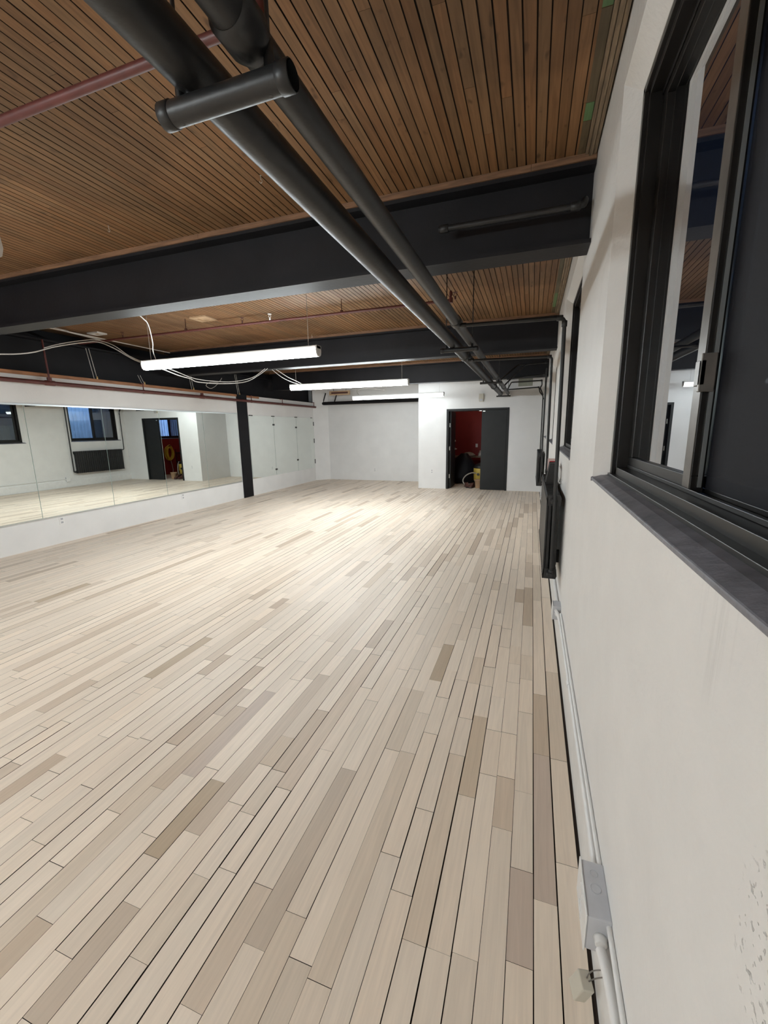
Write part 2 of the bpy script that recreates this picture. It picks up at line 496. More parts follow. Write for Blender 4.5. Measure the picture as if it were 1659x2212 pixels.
def make_ceiling():
    b = MB()
    b.box(-7.1, 0.6, YB - 0.1, YF + 0.15, ZC + 0.012, ZC + 0.2, mi=1)
    rr = random.Random(5)
    w = 0.0522
    x = -7.0
    while x < 0.20:
        y = YB - rr.random() * 2
        while y < YF + 0.05:
            ln = 1.4 + rr.random() * 3.0
            a, c = max(y, YB), min(y + ln, YF + 0.05)
            y += ln
            if c - a < 0.03: continue
            v = 0.86 + rr.random() * 0.3
            h = rr.random()
            tone = (0.235 * v, (0.118 + 0.018 * h) * v, (0.052 + 0.016 * h) * v)
            g = rr.choice([0.0022, 0.003, 0.0038])
            xa, xb, z0, z1 = x + g, x + w - g, ZC, ZC + 0.012
            vs = [(xa, a + .0005, z0), (xb, a + .0005, z0), (xb, c - .0005, z0), (xa, c - .0005, z0), (xa, a, z1), (xb, a, z1), (xb, c, z1), (xa, c, z1)]
            b._add(vs, [(3, 2, 1, 0)], False, 0, tone)
            b._add(vs, [(0, 1, 5, 4), (1, 2, 6, 5), (2, 3, 7, 6), (3, 0, 4, 7)], False, 1, None)
        x += w
    # edge boards by the right wall with patches of green paint
    for (y0, y1, t) in [(YB, 1.2, (.12, .085, .05)), (1.2, 1.98, (.13, .09, .05)), (1.98, 2.04, (.12, .22, .10)), (2.04, 2.53, (.13, .10, .06)), (2.53, 2.66, (.12, .22, .10)), (2.66, 3.3, (.13, .10, .06)),
                        (3.3, 3.6, (.30, .28, .15)), (3.6, 4.3, (.15, .12, .07)), (4.3, 4.5, (.18, .27, .13)), (4.5, 5.6, (.15, .13, .08)), (5.6, 6.2, (.14, .22, .10)), (6.2, YF, (.12, .09, .05))]:
        b.box(0.166, 0.203, y0 + .002, y1 - .002, ZC - 0.002, ZC + 0.012, tone=t)
    return struct(b.build('ceiling', [M['ceil'], M['gap']]))
make_ceiling()

# windows: (frame y0, frame y1, frame top)
WIN = [(0.48, 2.06, 2.825), (3.403, 4.983, 2.825), (6.327, 7.907, 2.56), (9.25, 10.83, 2.56), (12.40, 13.90, 2.45)]
ZS, ZF = 1.368, 1.392

def wall_right_part(name, y0, y1, wins, m_):
    """wall at x = XR with splayed window openings, 0.2 m thick"""
    b = MB()
    X1, XO, z0, z1 = 0.33, 0.50, -0.02, ZC + 0.06
    ys = y0
    for (a, c, t) in wins:
        oa, oc, ot = a - 0.05, c + 0.05, t + 0.062
        b.face([(XR, ys, z0), (XR, oa, z0), (XR, oa, z1), (XR, ys, z1)][::-1])
        b.face([(XR, oa, z0), (XR, oc, z0), (XR, oc, ZS), (XR, oa, ZS)][::-1])
        b.face([(XR, oa, ot), (XR, oc, ot), (XR, oc, z1), (XR, oa, z1)][::-1])
        # splayed reveal
        b.face([(XR, oa, ZS), (X1, a, ZF), (X1, a, t), (XR, oa, ot)])
        b.face([(XR, oc, ZS), (XR, oc, ot), (X1, c, t), (X1, c, ZF)])
        b.face([(XR, oa, ot), (X1, a, t), (X1, c, t), (XR, oc, ot)])
        # deep jamb behind the frame
        b.face([(X1, a, ZF - .03), (XO, a, ZF - .03), (XO, a, t), (X1, a, t)])
        b.face([(X1, c, ZF - .03), (X1, c, t), (XO, c, t), (XO, c, ZF - .03)])
        b.face([(X1, a, t), (XO, a, t), (XO, c, t), (X1, c, t)])
        b.face([(X1, a, ZF - .03), (X1, c, ZF - .03), (XO, c, ZF - .03), (XO, a, ZF - .03)])
        # outer skin
        b.face([(XO, a, z0), (XO, c, z0), (XO, c, ZF - .03), (XO, a, ZF - .03)])
        b.face([(XO, a, t), (XO, c, t), (XO, c, z1), (XO, a, z1)])
        b.face([(XO, ys, z0), (XO, a, z0), (XO, a, z1), (XO, ys, z1)])
        ys = oc
        yso = c
    b.face([(XR, ys, z0), (XR, y1, z0), (XR, y1, z1), (XR, ys, z1)][::-1])
    b.face([(XO, wins[-1][1], z0), (XO, y1, z0), (XO, y1, z1), (XO, wins[-1][1], z1)])
    for i in range(len(wins) - 1):
        b.face([(XO, wins[i][1], z0), (XO, wins[i + 1][0], z0), (XO, wins[i + 1][0], z1), (XO, wins[i][1], z1)])
    b.face([(XR, y0, z0), (XO, y0, z0), (XO, y0, z1), (XR, y0, z1)])
    b.face([(XR, y1, z0), (XO, y1, z0), (XO, y1, z1), (XR, y1, z1)][::-1])
    return struct(b.build(name, m_))
wall_right_part('wall_right', YB, YD + 0.06, WIN[:4], M['plaster'])
wall_right_part('wall_store_right', YD + 0.061, 14.5, WIN[4:], M['redwall'])

def sill(b, a, c):
    b.prism([(XR - 0.004, ZS - 0.01), (XR - 0.004, ZS + 0.002), (0.300, ZS + 0.016), (0.330, ZS + 0.020), (0.330, ZF - 0.03)], 'y', a - 0.049, c + 0.049)

def window(n, a, c, t, screen_on, detail=True):
    w = bpy.data.objects.new('window_%d' % n, None); COL.objects.link(w); struct(w)
    mid = (a + c) / 2
    b = MB(); sill(b, a, c)
    tag(b.build('window_sill', M['sill'], w, bevel=0.003), 'grey painted sill with chipped paint')
    f = MB()
    for (z0, z1) in ((ZF - 0.008, ZF + 0.034), (t - 0.045, t)):
        f.box(0.345, 0.47, a, c, z0, z1)
    for (y0, y1) in ((a, a + 0.05), (c - 0.05, c)):
        f.box(0.345, 0.47, y0, y1, ZF, t)
    # stepped inner lip, sill track ridges
    f.box(0.322, 0.352, a + .001, c - .001, ZF - 0.012, ZF + 0.006)
    f.box(0.331, 0.352, a + .001, c - .001, t - 0.025, t - .001)
    f.box(0.331, 0.352, a + .001, a + 0.028, ZF, t - .001)
    f.box(0.331, 0.352, c - 0.028, c - .001, ZF, t - .001)
    for xx in (0.383, 0.424, 0.462):
        f.box(xx, xx + 0.004, a + .05, c - .05, ZF + 0.034, ZF + 0.046)
        f.box(xx, xx + 0.004, a + .05, c - .05, t - 0.06, t - 0.045)
    f.build('window_frame', M['bronze'], w, bevel=0.0015)
    # far sash in the inner track, near sash in the outer track
    def sash(y0, y1, x0, x1, bronze_mid, nm, left):
        s = MB()
        s.box(x0, x1, y0, y1, ZF + 0.036, ZF + 0.078); s.box(x0, x1, y0, y1, t - 0.088, t - 0.047)
        s.box(x0, x1, y0, y0 + 0.055, ZF + 0.078, t - 0.088); s.box(x0, x1, y1 - 0.055, y1, ZF + 0.078, t - 0.088)
        so = s.build('sash', M['bronze'], w, bevel=0.002)
        g = MB()
        xm = (x0 + x1) / 2
        g.box(xm - .002, xm + .002, y0 + .053, y1 - .053, ZF + .076, t - .086)
        g.build('glass_pane', M['glass'], so)
        return so
    s1 = sash(mid - 0.005, c - 0.052, 0.388, 0.418, True, 'sash', True)
    s2 = sash(a + 0.052, mid + 0.055, 0.430, 0.458, True, 'sash', False)
    if detail:
        st = MB()
        st.box(0.3865, 0.389, mid - 0.003, mid + 0.048, ZF + 0.04, t - 0.05)
        tag(st.build('stile_reflection', M['greybronze'], s1), 'meeting stile face with its bright grey reflection painted on')  # thin grey strip paints the bright reflection on the stile
        ws = MB()
        ws.box(0.404, 0.412, mid - 0.010, mid - 0.005, ZF + 0.05, ZF + 0.29); ws.box(0.404, 0.412, mid - 0.010, mid - 0.005, ZF + .375, t - 0.05)
        tag(ws.build('weatherstrip', M['alu'], s1), 'silver weatherstrip')
        h = MB()
        h.box(0.376, 0.409, mid - 0.020, mid - 0.008, ZF + 0.285, ZF + 0.375)
        h.box(0.376, 0.388, mid - 0.020, mid + 0.02, ZF + 0.30, ZF + 0.36)
        h.build('latch', M['greybronze'], s1, bevel=0.002)
    if screen_on == 'far':
        sc = MB(); sc.box(0.466, 0.467, mid, c - 0.05, ZF + .036, t - .05)
        sc.build('insect_screen', M['screen'], w)
    if screen_on == 'near':
        sc = MB(); sc.box(0.424, 0.425, a + .05, mid + .0, ZF + .046, t - .06)
        sc.build('insect_screen', M['screen'], w)
    return w
for i, (a, c, t) in enumerate(WIN):
    window(i + 1, a, c, t, 'near' if i == 0 else 'far', i < 2)

# left partition, recess above it, corner, far wall, door wall, back wall
b = MB()
b.box(XL - 0.12, XL, YB, 12.12, -0.02, 2.405)
struct(b.build('wall_left', M['wall']))
b = MB(); b.box(-7.05, -6.95, YB, YF + 0.1, 2.2, ZC + 0.05); b.box(-6.95, -6.70, YB, YF + .1, 2.2, 2.39)
struct(b.build('wall_upper_left', M['girder']))
b = MB()
b.face([(XL, 12.12, -0.02), (-6.24, 12.5, -0.02), (-6.24, 12.5, ZC), (XL, 12.12, ZC)][::-1])
b.face([(XL, 12.12, -0.02), (XL - .3, 12.6, -0.02), (XL - .3, 12.6, ZC), (XL, 12.12, ZC)])
b.face([(XL - .3, 12.6, -0.02), (-6.24, 12.5, -0.02), (-6.24, 12.5, ZC), (XL - .3, 12.6, ZC)])
struct(b.build('wall_corner', M['wall']))
b = MB(); b.box(-7.0, -2.82, YF, YF + 0.1, -0.02, ZC + 0.02)
struct(b.build('wall_far', M['wall']))
b = MB()
DX0, DX1, DZ = -2.125, -0.556, 2.083
b.box(-2.88, DX0, YD, YD + 0.12, -0.02, ZC + .02)
b.box(DX1, 0.268, YD, YD + 0.12, -0.02, ZC + .02)
b.box(DX0, DX1, YD, YD + 0.12, DZ, ZC + .02)
b.box(-2.88, -2.78, YD + 0.12, YF + 0.0, -0.02, ZC + .02)
struct(b.build('wall_door_side', M['wall']))
b = MB(); b.box(-6.95, 0.5, YB - 0.1, YB, -0.02, ZC + 0.05)
struct(b.build('wall_back', M['wall']))
# store room behind the door
b = MB()
b.box(-2.78, 0.27, 14.3, 14.4, -0.02, ZC); b.box(-2.78, -2.70, YD + .121, 14.3, -.02, ZC)
struct(b.build('wall_store_back', M['redwall']))
b = MB(); b.box(-2.78, 0.27, YD + 0.121, 14.4, ZC, ZC + 0.1)
struct(b.build('ceiling_store', M['beamwood']))
b = MB(); b.box(-2.78, 0.27, YD + 0.0, 14.4, -0.06, -0.001)
struct(b.build('floor_store', M['subfloor']))

# baseboard along the right wall
b = MB()
b.prism([(0.252, 0.0), (0.252, 0.20), (0.257, 0.212), (XR + .003, 0.212), (XR + .003, 0.0)], 'y', YB, YD)
struct(b.build('baseboard_right', M['cream']))
# wooden edge mouldings where the ceiling meets the right wall
b = MB()
for (x0, x1, z0) in ((0.206, 0.222, ZC - 0.010), (0.225, 0.243, ZC - 0.020), (0.246, 0.262, ZC - 0.016)):
    b.box(x0, x1, YB, YD, z0, ZC + 0.03)
struct(b.build('trim_1', M['wood']))
# orange brown cap on the left partition
b = MB(); b.box(XL - 0.12, XL + 0.02, YB, 9.3, 2.402, 2.452)
struct(b.build('trim_2', M['cap'], bevel=0.006))
b = MB(); b.box(XL - 0.12, XL + 0.004, 9.3, 12.12, 2.405, 2.447)
struct(b.build('trim_3', M['wall']))

# outside: alley wall and ground
b = MB()
pts = []
y = 5.0
y = 7.35
while y < 16:
    pts += [(y, 0.0), (y + 0.05, 0.0), (y + 0.065, 0.035), (y + 0.105, 0.035)]
    y += 0.12
for i in range(len(pts) - 1):
    (ya, da), (yb, db) = pts[i], pts[i + 1]
    b.face([(1.45 + da, ya, 0), (1.45 + da, ya, 4.6), (1.45 + db, yb, 4.6), (1.45 + db, yb, 0)])
b.box(1.50, 1.56, 7.35, 16, 0, 4.6)
struct(b.build('wall_outside_siding', M['siding']))
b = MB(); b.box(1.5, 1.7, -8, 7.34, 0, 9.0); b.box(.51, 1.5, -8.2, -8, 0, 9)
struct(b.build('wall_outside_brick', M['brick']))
b = MB(); b.box(0.501, 1.5, -8, 16, -0.1, -0.02)
struct(b.build('floor_outside', M['asphalt']))

# ------------------------------------------------------------------ doors
d = bpy.data.objects.new('door_1', None); COL.objects.link(d); struct(d)
b = MB()
b.box(DX0, DX0 + 0.055, YD - 0.012, YD + 0.13, 0, DZ); b.box(DX1 - 0.055, DX1, YD - 0.012, YD + 0.13, 0, DZ)
b.box(DX0 + .055, DX1 - .055, YD - 0.012, YD + 0.13, DZ - 0.05, DZ)
b.box(DX0 + .055, DX0 + .068, YD + 0.07, YD + 0.12, 0, DZ - .05); b.box(DX0 + .068, DX1 - .055, YD + .07, YD + .12, DZ - .063, DZ - .05)
b.build('door_frame', M['door'], d, bevel=0.003)
b = MB(); b.box(-1.228, DX1 - 0.058, YD + 0.022, YD + 0.066, 0.008, DZ - 0.054)
leaf = b.build('door_leaf', M['door'], d, bevel=0.002)
tag(leaf, 'closed charcoal leaf')
b = MB(); b.box(-1.205, -1.145, YD + 0.018, YD + 0.024, DZ - 0.085, DZ - 0.066)
b.lathe((-1.175, YD + .018, DZ - .075), [(.012, -.006), (.012, .0)], 10, axis='y')
tag(b.build('flush_bolt', M['chrome'], leaf), 'pale flush bolt keeper')
b = MB(); b.box(-1.30, -1.24, YD + 0.06, YD + 0.069, DZ - 0.067, DZ - 0.056)
tag(b.build('strike_plate', M['chrome'], d), 'pale strike plate on head')
b = MB()
b.box(-2.066, -2.022, YD + 0.125, YD + 0.80, 0.008, DZ - 0.056)
leaf2 = b.build('door_leaf', M['door'], d, bevel=0.002)
tag(leaf2, 'open charcoal leaf swung into the store room')
for z in (0.28, 1.02, 1.62):
    b = MB(); b.box(-2.0565, -2.053, YD + 0.072, YD + 0.118, z, z + 0.105); b.tube([(-2.050, YD + .121, z), (-2.050, YD + .121, z + .105)], 0.007, 8)
    tag(b.build('hinge', M['chrome'], leaf2), 'bright steel hinge')
b = MB()
for s_ in (-1, 1):
    b.tube(bendpath([(-2.044 + s_ * .02, YD + .74, 1.03), (-2.044 + s_ * .075, YD + .74, 1.03), (-2.044 + s_ * .075, YD + .64, 1.03)], .02), 0.009, 8)
b.lathe((-2.02, YD + .74, 1.03), [(.03, 0), (.03, .008)], 12, axis='x')
b.build('lever_handle', M['chrome'], leaf2)
b = MB(); b.lathe((-2.022, YD + .74, 1.25), [(.026, 0), (.026, .012), (.012, .02)], 12, axis='x')
b.build('deadbolt', M['chrome'], leaf2)

# ------------------------------------------------------------------ steelwork
def ibeam_x(y0, label):
    t = thing('steel_beam', label, 'beam', 'black steel ceiling beams', (0, y0, 2.65))
    x0, x1 = -6.62, 0.268
    b = MB()
    b.box(x0, x1, y0, y0 + 0.20, 2.65, 2.672); b.box(x0, x1, y0, y0 + 0.20, 3.052, 3.074)
    b.box(x0, x1, y0 + 0.094, y0 + 0.106, 2.672, 3.052)
    o = b.build('girder_body', M['beam']); o.parent = t; o.location = (0, -y0, -2.65)
    b = MB()
    rr = random.Random(int(y0 * 10)); x = x0
    while x < x1:
        xe = min(x + 1.6 + rr.random(), x1)
        b.box(x + .001, xe - .001, y0 - 0.012, y0 + 0.212, 3.074, ZC - .001); x = xe
    o = b.build('wood_nailer', M['beamwood']); o.parent = t; o.location = (0, -y0, -2.65)
    tag(o, 'reddish brown wood nailer')
    return t
ibeam_x(2.95, 'black steel beam nearest the camera, spanning under the board ceiling')
ibeam_x(6.50, 'black steel beam behind the longest glowing light strip')
ibeam_x(9.93, 'black steel beam farthest back, in front of the door wall')

b = MB()
b.box(-6.88, -6.60, YB, 12.1, 2.905, 2.928); b.box(-6.80, -6.62, YB, 12.1, 2.452, 2.474); b.box(-6.72, -6.705, YB, 12.1, 2.474, 2.905)
tag(b.build('steel_girder', M['girder']), 'black steel girder running along the top of the mirrored left wall', 'beam')

t = thing('steel_column', 'black flat-faced steel column between the two mirrored sections', 'column', loc=(-6.56, 8.61, 0))
b = MB(); b.box(-6.585, -6.557, 8.43, 8.79, 0.0, 2.452)
o = b.build('flange', M['girder']); o.parent = t; o.location = (6.56, -8.61, 0)
b = MB(); b.box(-6.70, -6.585, 8.60, 8.62, 0.0, 2.44)
o = b.build('web', M['girder']); o.parent = t; o.location = (6.56, -8.61, 0)

# ------------------------------------------------------------------ mirrors
def mirror(y0, y1, z0, z1, label, group, clips=()):
    t = thing('wall_mirror', label, 'mirror', group)
    b = MB()
    x0, x1 = XL, XL + 0.006
    b.face([(x1, y0 + .004, z0), (x1, y1 - .004, z0), (x1, y1 - .004, z1), (x1, y0 + .004, z1)])
    b.build('mirror_glass', M['mirror'], t)
    b = MB()
    b.box(x0 + .0002, x1 - .0004, y0 + .0003, y1 - .0003, z0, z1)
    b.build('glass_edge', M['mirror_edge'], t)
    for (cy, cz, wy, hz) in clips:
        c_ = MB(); c_.box(XL, XL + 0.014, cy - wy / 2, cy + wy / 2, cz - hz / 2, cz + hz / 2)
        tag(c_.build('clip', M['black'], t, bevel=0.002), 'black clip')
    return t
gm = 'large mirrors left of the black column'
seams = [2.826, 3.941, 5.056, 6.17, 7.284, 8.405]
labs = ['wall mirror cut off by the left edge of the photo', 'wall mirror showing a bright window and bare wall, second from the left',
        'wall mirror showing the radiator and a window frame', 'wall mirror showing the dark doorway with a yellow coil',
        'wall mirror showing white walls, beside the black column']
for i in range(5):
    mirror(seams[i], seams[i + 1], 0.42, 1.998, labs[i], gm)
mirror(1.711, 2.826, 0.42, 1.998, 'wall mirror just outside the left edge of the photo', gm)
g2 = 'clipped mirrors right of the black column'
mirror(8.83, 9.880, 0.418, 1.982, 'clipped mirror nearest the black column', g2, [(8.92, 1.982, .14, .022), (9.872, 1.982, .14, .022), (9.88, 1.762, .085, .045), (9.89, .568, .085, .045)])
mirror(9.883, 11.045, 0.418, 1.982, 'middle clipped mirror, right of the black column', g2, [(11.045, 1.982, .14, .022), (11.03, 1.69, .085, .045), (11.04, .743, .085, .045)])
mirror(11.048, 12.10, 0.418, 1.982, 'clipped mirror farthest back, by the white corner', g2, [(11.98, 1.982, .10, .022), (12.10, 1.80, .03, .12), (12.10, 1.27, .03, .14), (12.10, .62, .03, .14)])
t = thing('mirror_channel', 'thin metal channel along the top of the large mirrors', 'trim')
b = MB(); b.box(XL, XL + 0.016, 1.7, 8.40, 1.998, 2.018); b.build('channel', M['alu'], t)
t = thing('mirror_channel', 'thin metal channel along the bottom of the large mirrors', 'trim')
b = MB(); b.box(XL, XL + 0.012, 1.7, 8.40, 0.402, 0.42); b.build('channel', M['alu'], t)

# ------------------------------------------------------------------ strip lights
def strip_light(x0, x1, y, rot, label, z=2.405, down=1.0, glow=1.0):
    L = x1 - x0
    cx = (x0 + x1) / 2
    t = thing('strip_light', label, 'light', 'suspended strip lights', (cx, y, z))
    h = L / 2
    b = MB(); b.box(-h, h, -0.045, 0.045, 0.032, 0.066)
    b.build('housing', M['white'], t, bevel=0.004)
    b = MB()
    prof = [(-0.05, 0.034), (-0.052, 0.012), (-0.043, -0.022), (-0.020, -0.040), (0.020, -0.040), (0.043, -0.022), (0.052, 0.012), (0.05, 0.034)]
    b.prism(prof, 'x', -h + 0.012, h - 0.012)
    tag(b.build('lens', emit('white led lens', LAMP_COLOR, LAMP_STRENGTH * glow), t), 'glowing white lens')
    for s_ in (-1, 1):
        b = MB(); b.prism([(p[0] * 1.04, p[1] * 1.04) for p in prof[1:-1]] + [(0.048, 0.066), (-0.048, 0.066)], 'x', s_ * (h - 0.012), s_ * h)
        b.build('end_cap', M['white'], t)
        b = MB(); b.tube([(s_ * (h - 0.12), 0, 0.066), (s_ * (h - 0.12), 0, ZC - z)], 0.003, 6)
        b.build('hanger_wire', M['offwhite'], t)
    ld = bpy.data.lights.new('led_strip', 'AREA'); ld.shape = 'RECTANGLE'; ld.size = L - 0.04; ld.size_y = 0.07
    ld.energy = LAMP_WATTS * down; ld.color = LAMP_COLOR
    lo = bpy.data.objects.new('led_strip', ld); COL.objects.link(lo); lo.parent = t; lo.location = (0, 0, -0.043)
    t.rotation_euler = (0, 0, rot)
    return t
strip_light(-4.58, -2.16, 4.17, 0.0, 'glowing strip light hanging nearest, longest in the photo', down=0.6, glow=1.6)
strip_light(-4.46, -2.12, 7.42, 0.045, 'glowing strip light in the middle of the row', down=1.35, glow=2.0)
strip_light(-4.50, -2.08, 10.5, 0.0, 'glowing strip light farthest back, ending over the white door wall', down=0.05, glow=0.5)
strip_light(-4.69, -2.27, 1.34, 0.0, 'glowing strip light mostly outside the left edge of the photo', down=0.1, glow=0.16)
strip_light(-4.56, -2.14, -1.9, 0.0, 'added fill strip light, unseen behind the camera', down=0.1, glow=3.9)  # added unseen fixture, its strong glow raises the overall light level

# ------------------------------------------------------------------ overhead heating pipes
BX, SX, PZ = -0.775, -0.605, 2.415
t = thing('heating_pipe', 'thick charcoal heating pipe running down the ceiling, left of the pair', 'pipe', 'main heating pipes')
b = MB(); b.tube([(BX, YB + .05, PZ), (BX, 10.98, PZ)], 0.054, 24); b.build('pipe', M['pipe'], t)
for y in (5.1, 9.0):
    b = MB(); b.tube([(BX, y - .06, PZ), (BX, y - .05, PZ), (BX, y + .05, PZ), (BX, y + .06, PZ)], 0.06, 24, rr=[.056, .063, .063, .056]); b.build('coupling', M['pipe'], t)
b = MB(); b.lathe((BX, 10.98, PZ), [(.05, 0), (.05, .05), (.03, .07)], 20, axis='y'); b.build('end_cap', M['pipe'], t)
t = thing('heating_pipe', 'thinner charcoal heating pipe running down the ceiling, right of the pair', 'pipe', 'main heating pipes')
b = MB(); b.tube([(SX, YB + .05, PZ), (SX, 11.0, PZ)], 0.039, 24); b.build('pipe', M['pipe'], t)
b = MB(); b.tube([(SX, .84, PZ), (SX, .848, PZ), (SX, .91, PZ), (SX, .935, PZ)], 0.05, 24, rr=[.040, .050, .050, .040]); b.build('coupling', M['pipe'], t)
for y in (3.5, 9.3, 7.35):
    b = MB(); b.tube([(SX, y - .06, PZ), (SX, y - .05, PZ), (SX, y + .05, PZ), (SX, y + .06, PZ)], 0.045, 24, rr=[.040, .046, .046, .040]); b.build('coupling', M['pipe'], t)
b = MB(); b.lathe((SX, 11.0, PZ), [(.036, 0), (.036, .04), (.02, .055)], 20, axis='y'); b.build('end_cap', M['pipe'], t)

def hanger(y, x0, x1, r, label, zbar):
    t = thing('pipe_hanger', label, 'pipe hanger', 'trapeze pipe hangers', (0, y, zbar))
    b = MB()
    b.tube([(x0, 0, 0), (x1, 0, 0)], r, 18, caps=False); b.tube([(x1, 0, 0), (x0, 0, 0)], r * 0.86, 18, caps=False)
    b.build('crossbar', M['pipe'], t)
    for xe, s_ in ((x0, 1), (x1, -1)):
        b = MB()
        b.tube([(xe, 0, 0), (xe + s_ * 0.002, 0, 0), (xe + s_ * 0.030, 0, 0), (xe + s_ * 0.032, 0, 0)], r, 18, caps=False, rr=[r * 1.0, r * 1.10, r * 1.10, r * 1.0])
        b.build('end_collar', M['pipe'], t)
        b = MB()
        xr = xe + s_ * 0.055
        b.tube([(xr, 0, -r), (xr, 0, ZC - zbar)], 0.005, 8)
        b.tube([(xr, 0, r * .9), (xr, 0, r + .012), (xr, 0, r + .05), (xr, 0, r + .055)], .01, 8, rr=[.012, .012, .009, .005])
        b.build('hanger_rod', M['black'], t)
    return t
hanger(0.925, -0.862, -0.512, 0.026, 'pipe hanger crossbar nearest the camera, under both heating pipes', 2.333)
hanger(4.28, -0.888, -0.526, 0.022, 'pipe hanger under the heating pipes, second from the camera', 2.342)
hanger(7.62, -0.888, -0.522, 0.018, 'pipe hanger under the heating pipes, third from the camera', 2.346)
hanger(10.94, -0.872, -0.540, 0.016, 'pipe hanger at the far ends of the heating pipes', 2.346)

def pipe_thing(name, label, path, r, m_, group=None, rad=0.06, fits=(), fr=1.35, n=14, cat='pipe'):
    t = thing(name, label, cat, group)
    b = MB(); b.tube(bendpath(path, rad), r, n); b.build('pipe', m_, t)
    for (p, ax) in fits:
        d_ = {'x': Vector((1, 0, 0)), 'y': Vector((0, 1, 0)), 'z': Vector((0, 0, 1))}[ax]
        p = Vector(p); L = r * 1.5
        b = MB(); b.tube([p - d_ * L, p - d_ * (L * .9), p + d_ * (L * .9), p + d_ * L], r * fr, n, rr=[r * 1.05, r * fr, r * fr, r * 1.05])
        b.build('fitting', m_, t)
    return t
gb = 'branch heating pipes'
pipe_thing('branch_pipe', 'dark branch pipe in front of the nearest beam, ending in an elbow by the wall', [(-0.62, 2.90, 2.83), (0.215, 2.90, 2.83), (0.222, 2.93, 2.875), (0.222, 3.03, 2.885)], 0.018, M['pipe'], gb, rad=.05,
           fits=[((-0.585, 2.90, 2.83), 'x'), ((0.17, 2.90, 2.83), 'x')])
pipe_thing('branch_pipe', 'dark branch pipe from the thinner main, dropping to the near radiator', [(SX + .03, 3.5, 2.385), (0.182, 3.5, 2.372), (0.196, 3.43, 0.445), (0.17, 3.43, 0.43)], 0.0145, M['pipe'], gb, rad=.045,
           fits=[((-.545, 3.5, 2.384), 'x'), ((0.15, 3.5, 2.372), 'x'), ((.182, 3.5, 2.33), 'z'), ((.196, 3.43, .46), 'z')])
pipe_thing('branch_pipe', 'thinner branch pipe from the thick main, dropping behind the near radiator', [(BX + .04, 5.12, 2.36), (0.162, 5.12, 2.345), (0.176, 5.12, 1.08), (0.176, 5.09, 1.045)], 0.014, M['pipe'], gb, rad=.04,
           fits=[((-.69, 5.12, 2.36), 'x'), ((.14, 5.12, 2.345), 'x'), ((.176, 5.12, 1.10), 'z')])
pipe_thing('branch_pipe', 'diagonal branch pipe rising to the wall in front of the farthest beam, upper of two', [(BX + .03, 9.0, 2.45), (-0.36, 9.75, 2.89), (0.235, 9.75, 2.90)], 0.017, M['pipe'], gb, rad=.05, fits=[((.2, 9.75, 2.90), 'x')])
pipe_thing('branch_pipe', 'diagonal branch pipe with a hanging stub in front of the farthest beam, lower of two', [(SX + .02, 9.3, 2.45), (-0.22, 9.62, 2.86), (-.10, 9.62, 2.88)], 0.015, M['pipe'], gb, rad=.05)
pipe_thing('branch_pipe', 'level branch pipe along the bottom of the farthest beam', [(SX + .03, 9.80, 2.62), (0.215, 9.80, 2.675), (0.225, 9.80, 2.80)], 0.02, M['pipe'], gb, rad=.05, fits=[((.19, 9.80, 2.674), 'x')])
pipe_thing('branch_pipe', 'upper branch pipe crossing the door wall to the far radiator', [(SX + .02, 10.35, 2.44), (-0.53, 10.9, 2.655), (0.155, 10.9, 2.665), (0.165, 10.9, 2.56), (0.125, 10.9, 2.50), (0.20, 10.9, 2.33)], 0.014, M['pipe'], gb, rad=.03,
           fits=[((.15, 10.9, 2.665), 'x')])
pipe_thing('branch_pipe', 'lower branch pipe crossing the door wall to the far radiator', [(SX + .02, 10.9, 2.49), (0.10, 10.9, 2.515), (0.12, 10.9, 2.41), (0.20, 10.9, 2.31), (0.205, 10.9, 1.06), (0.205, 10.80, 1.035)], 0.014, M['pipe'], gb, rad=.03,
           fits=[((.09, 10.9, 2.515), 'x'), ((.205, 10.9, 2.25), 'z')])
pipe_thing('riser_pipe', 'black riser pipe beside the far window, reaching the bottom of the far radiator', [(0.205, 9.10, 2.64), (0.205, 9.10, 0.44), (0.19, 9.17, 0.43)], 0.017, M['pipe'], None, rad=.03)

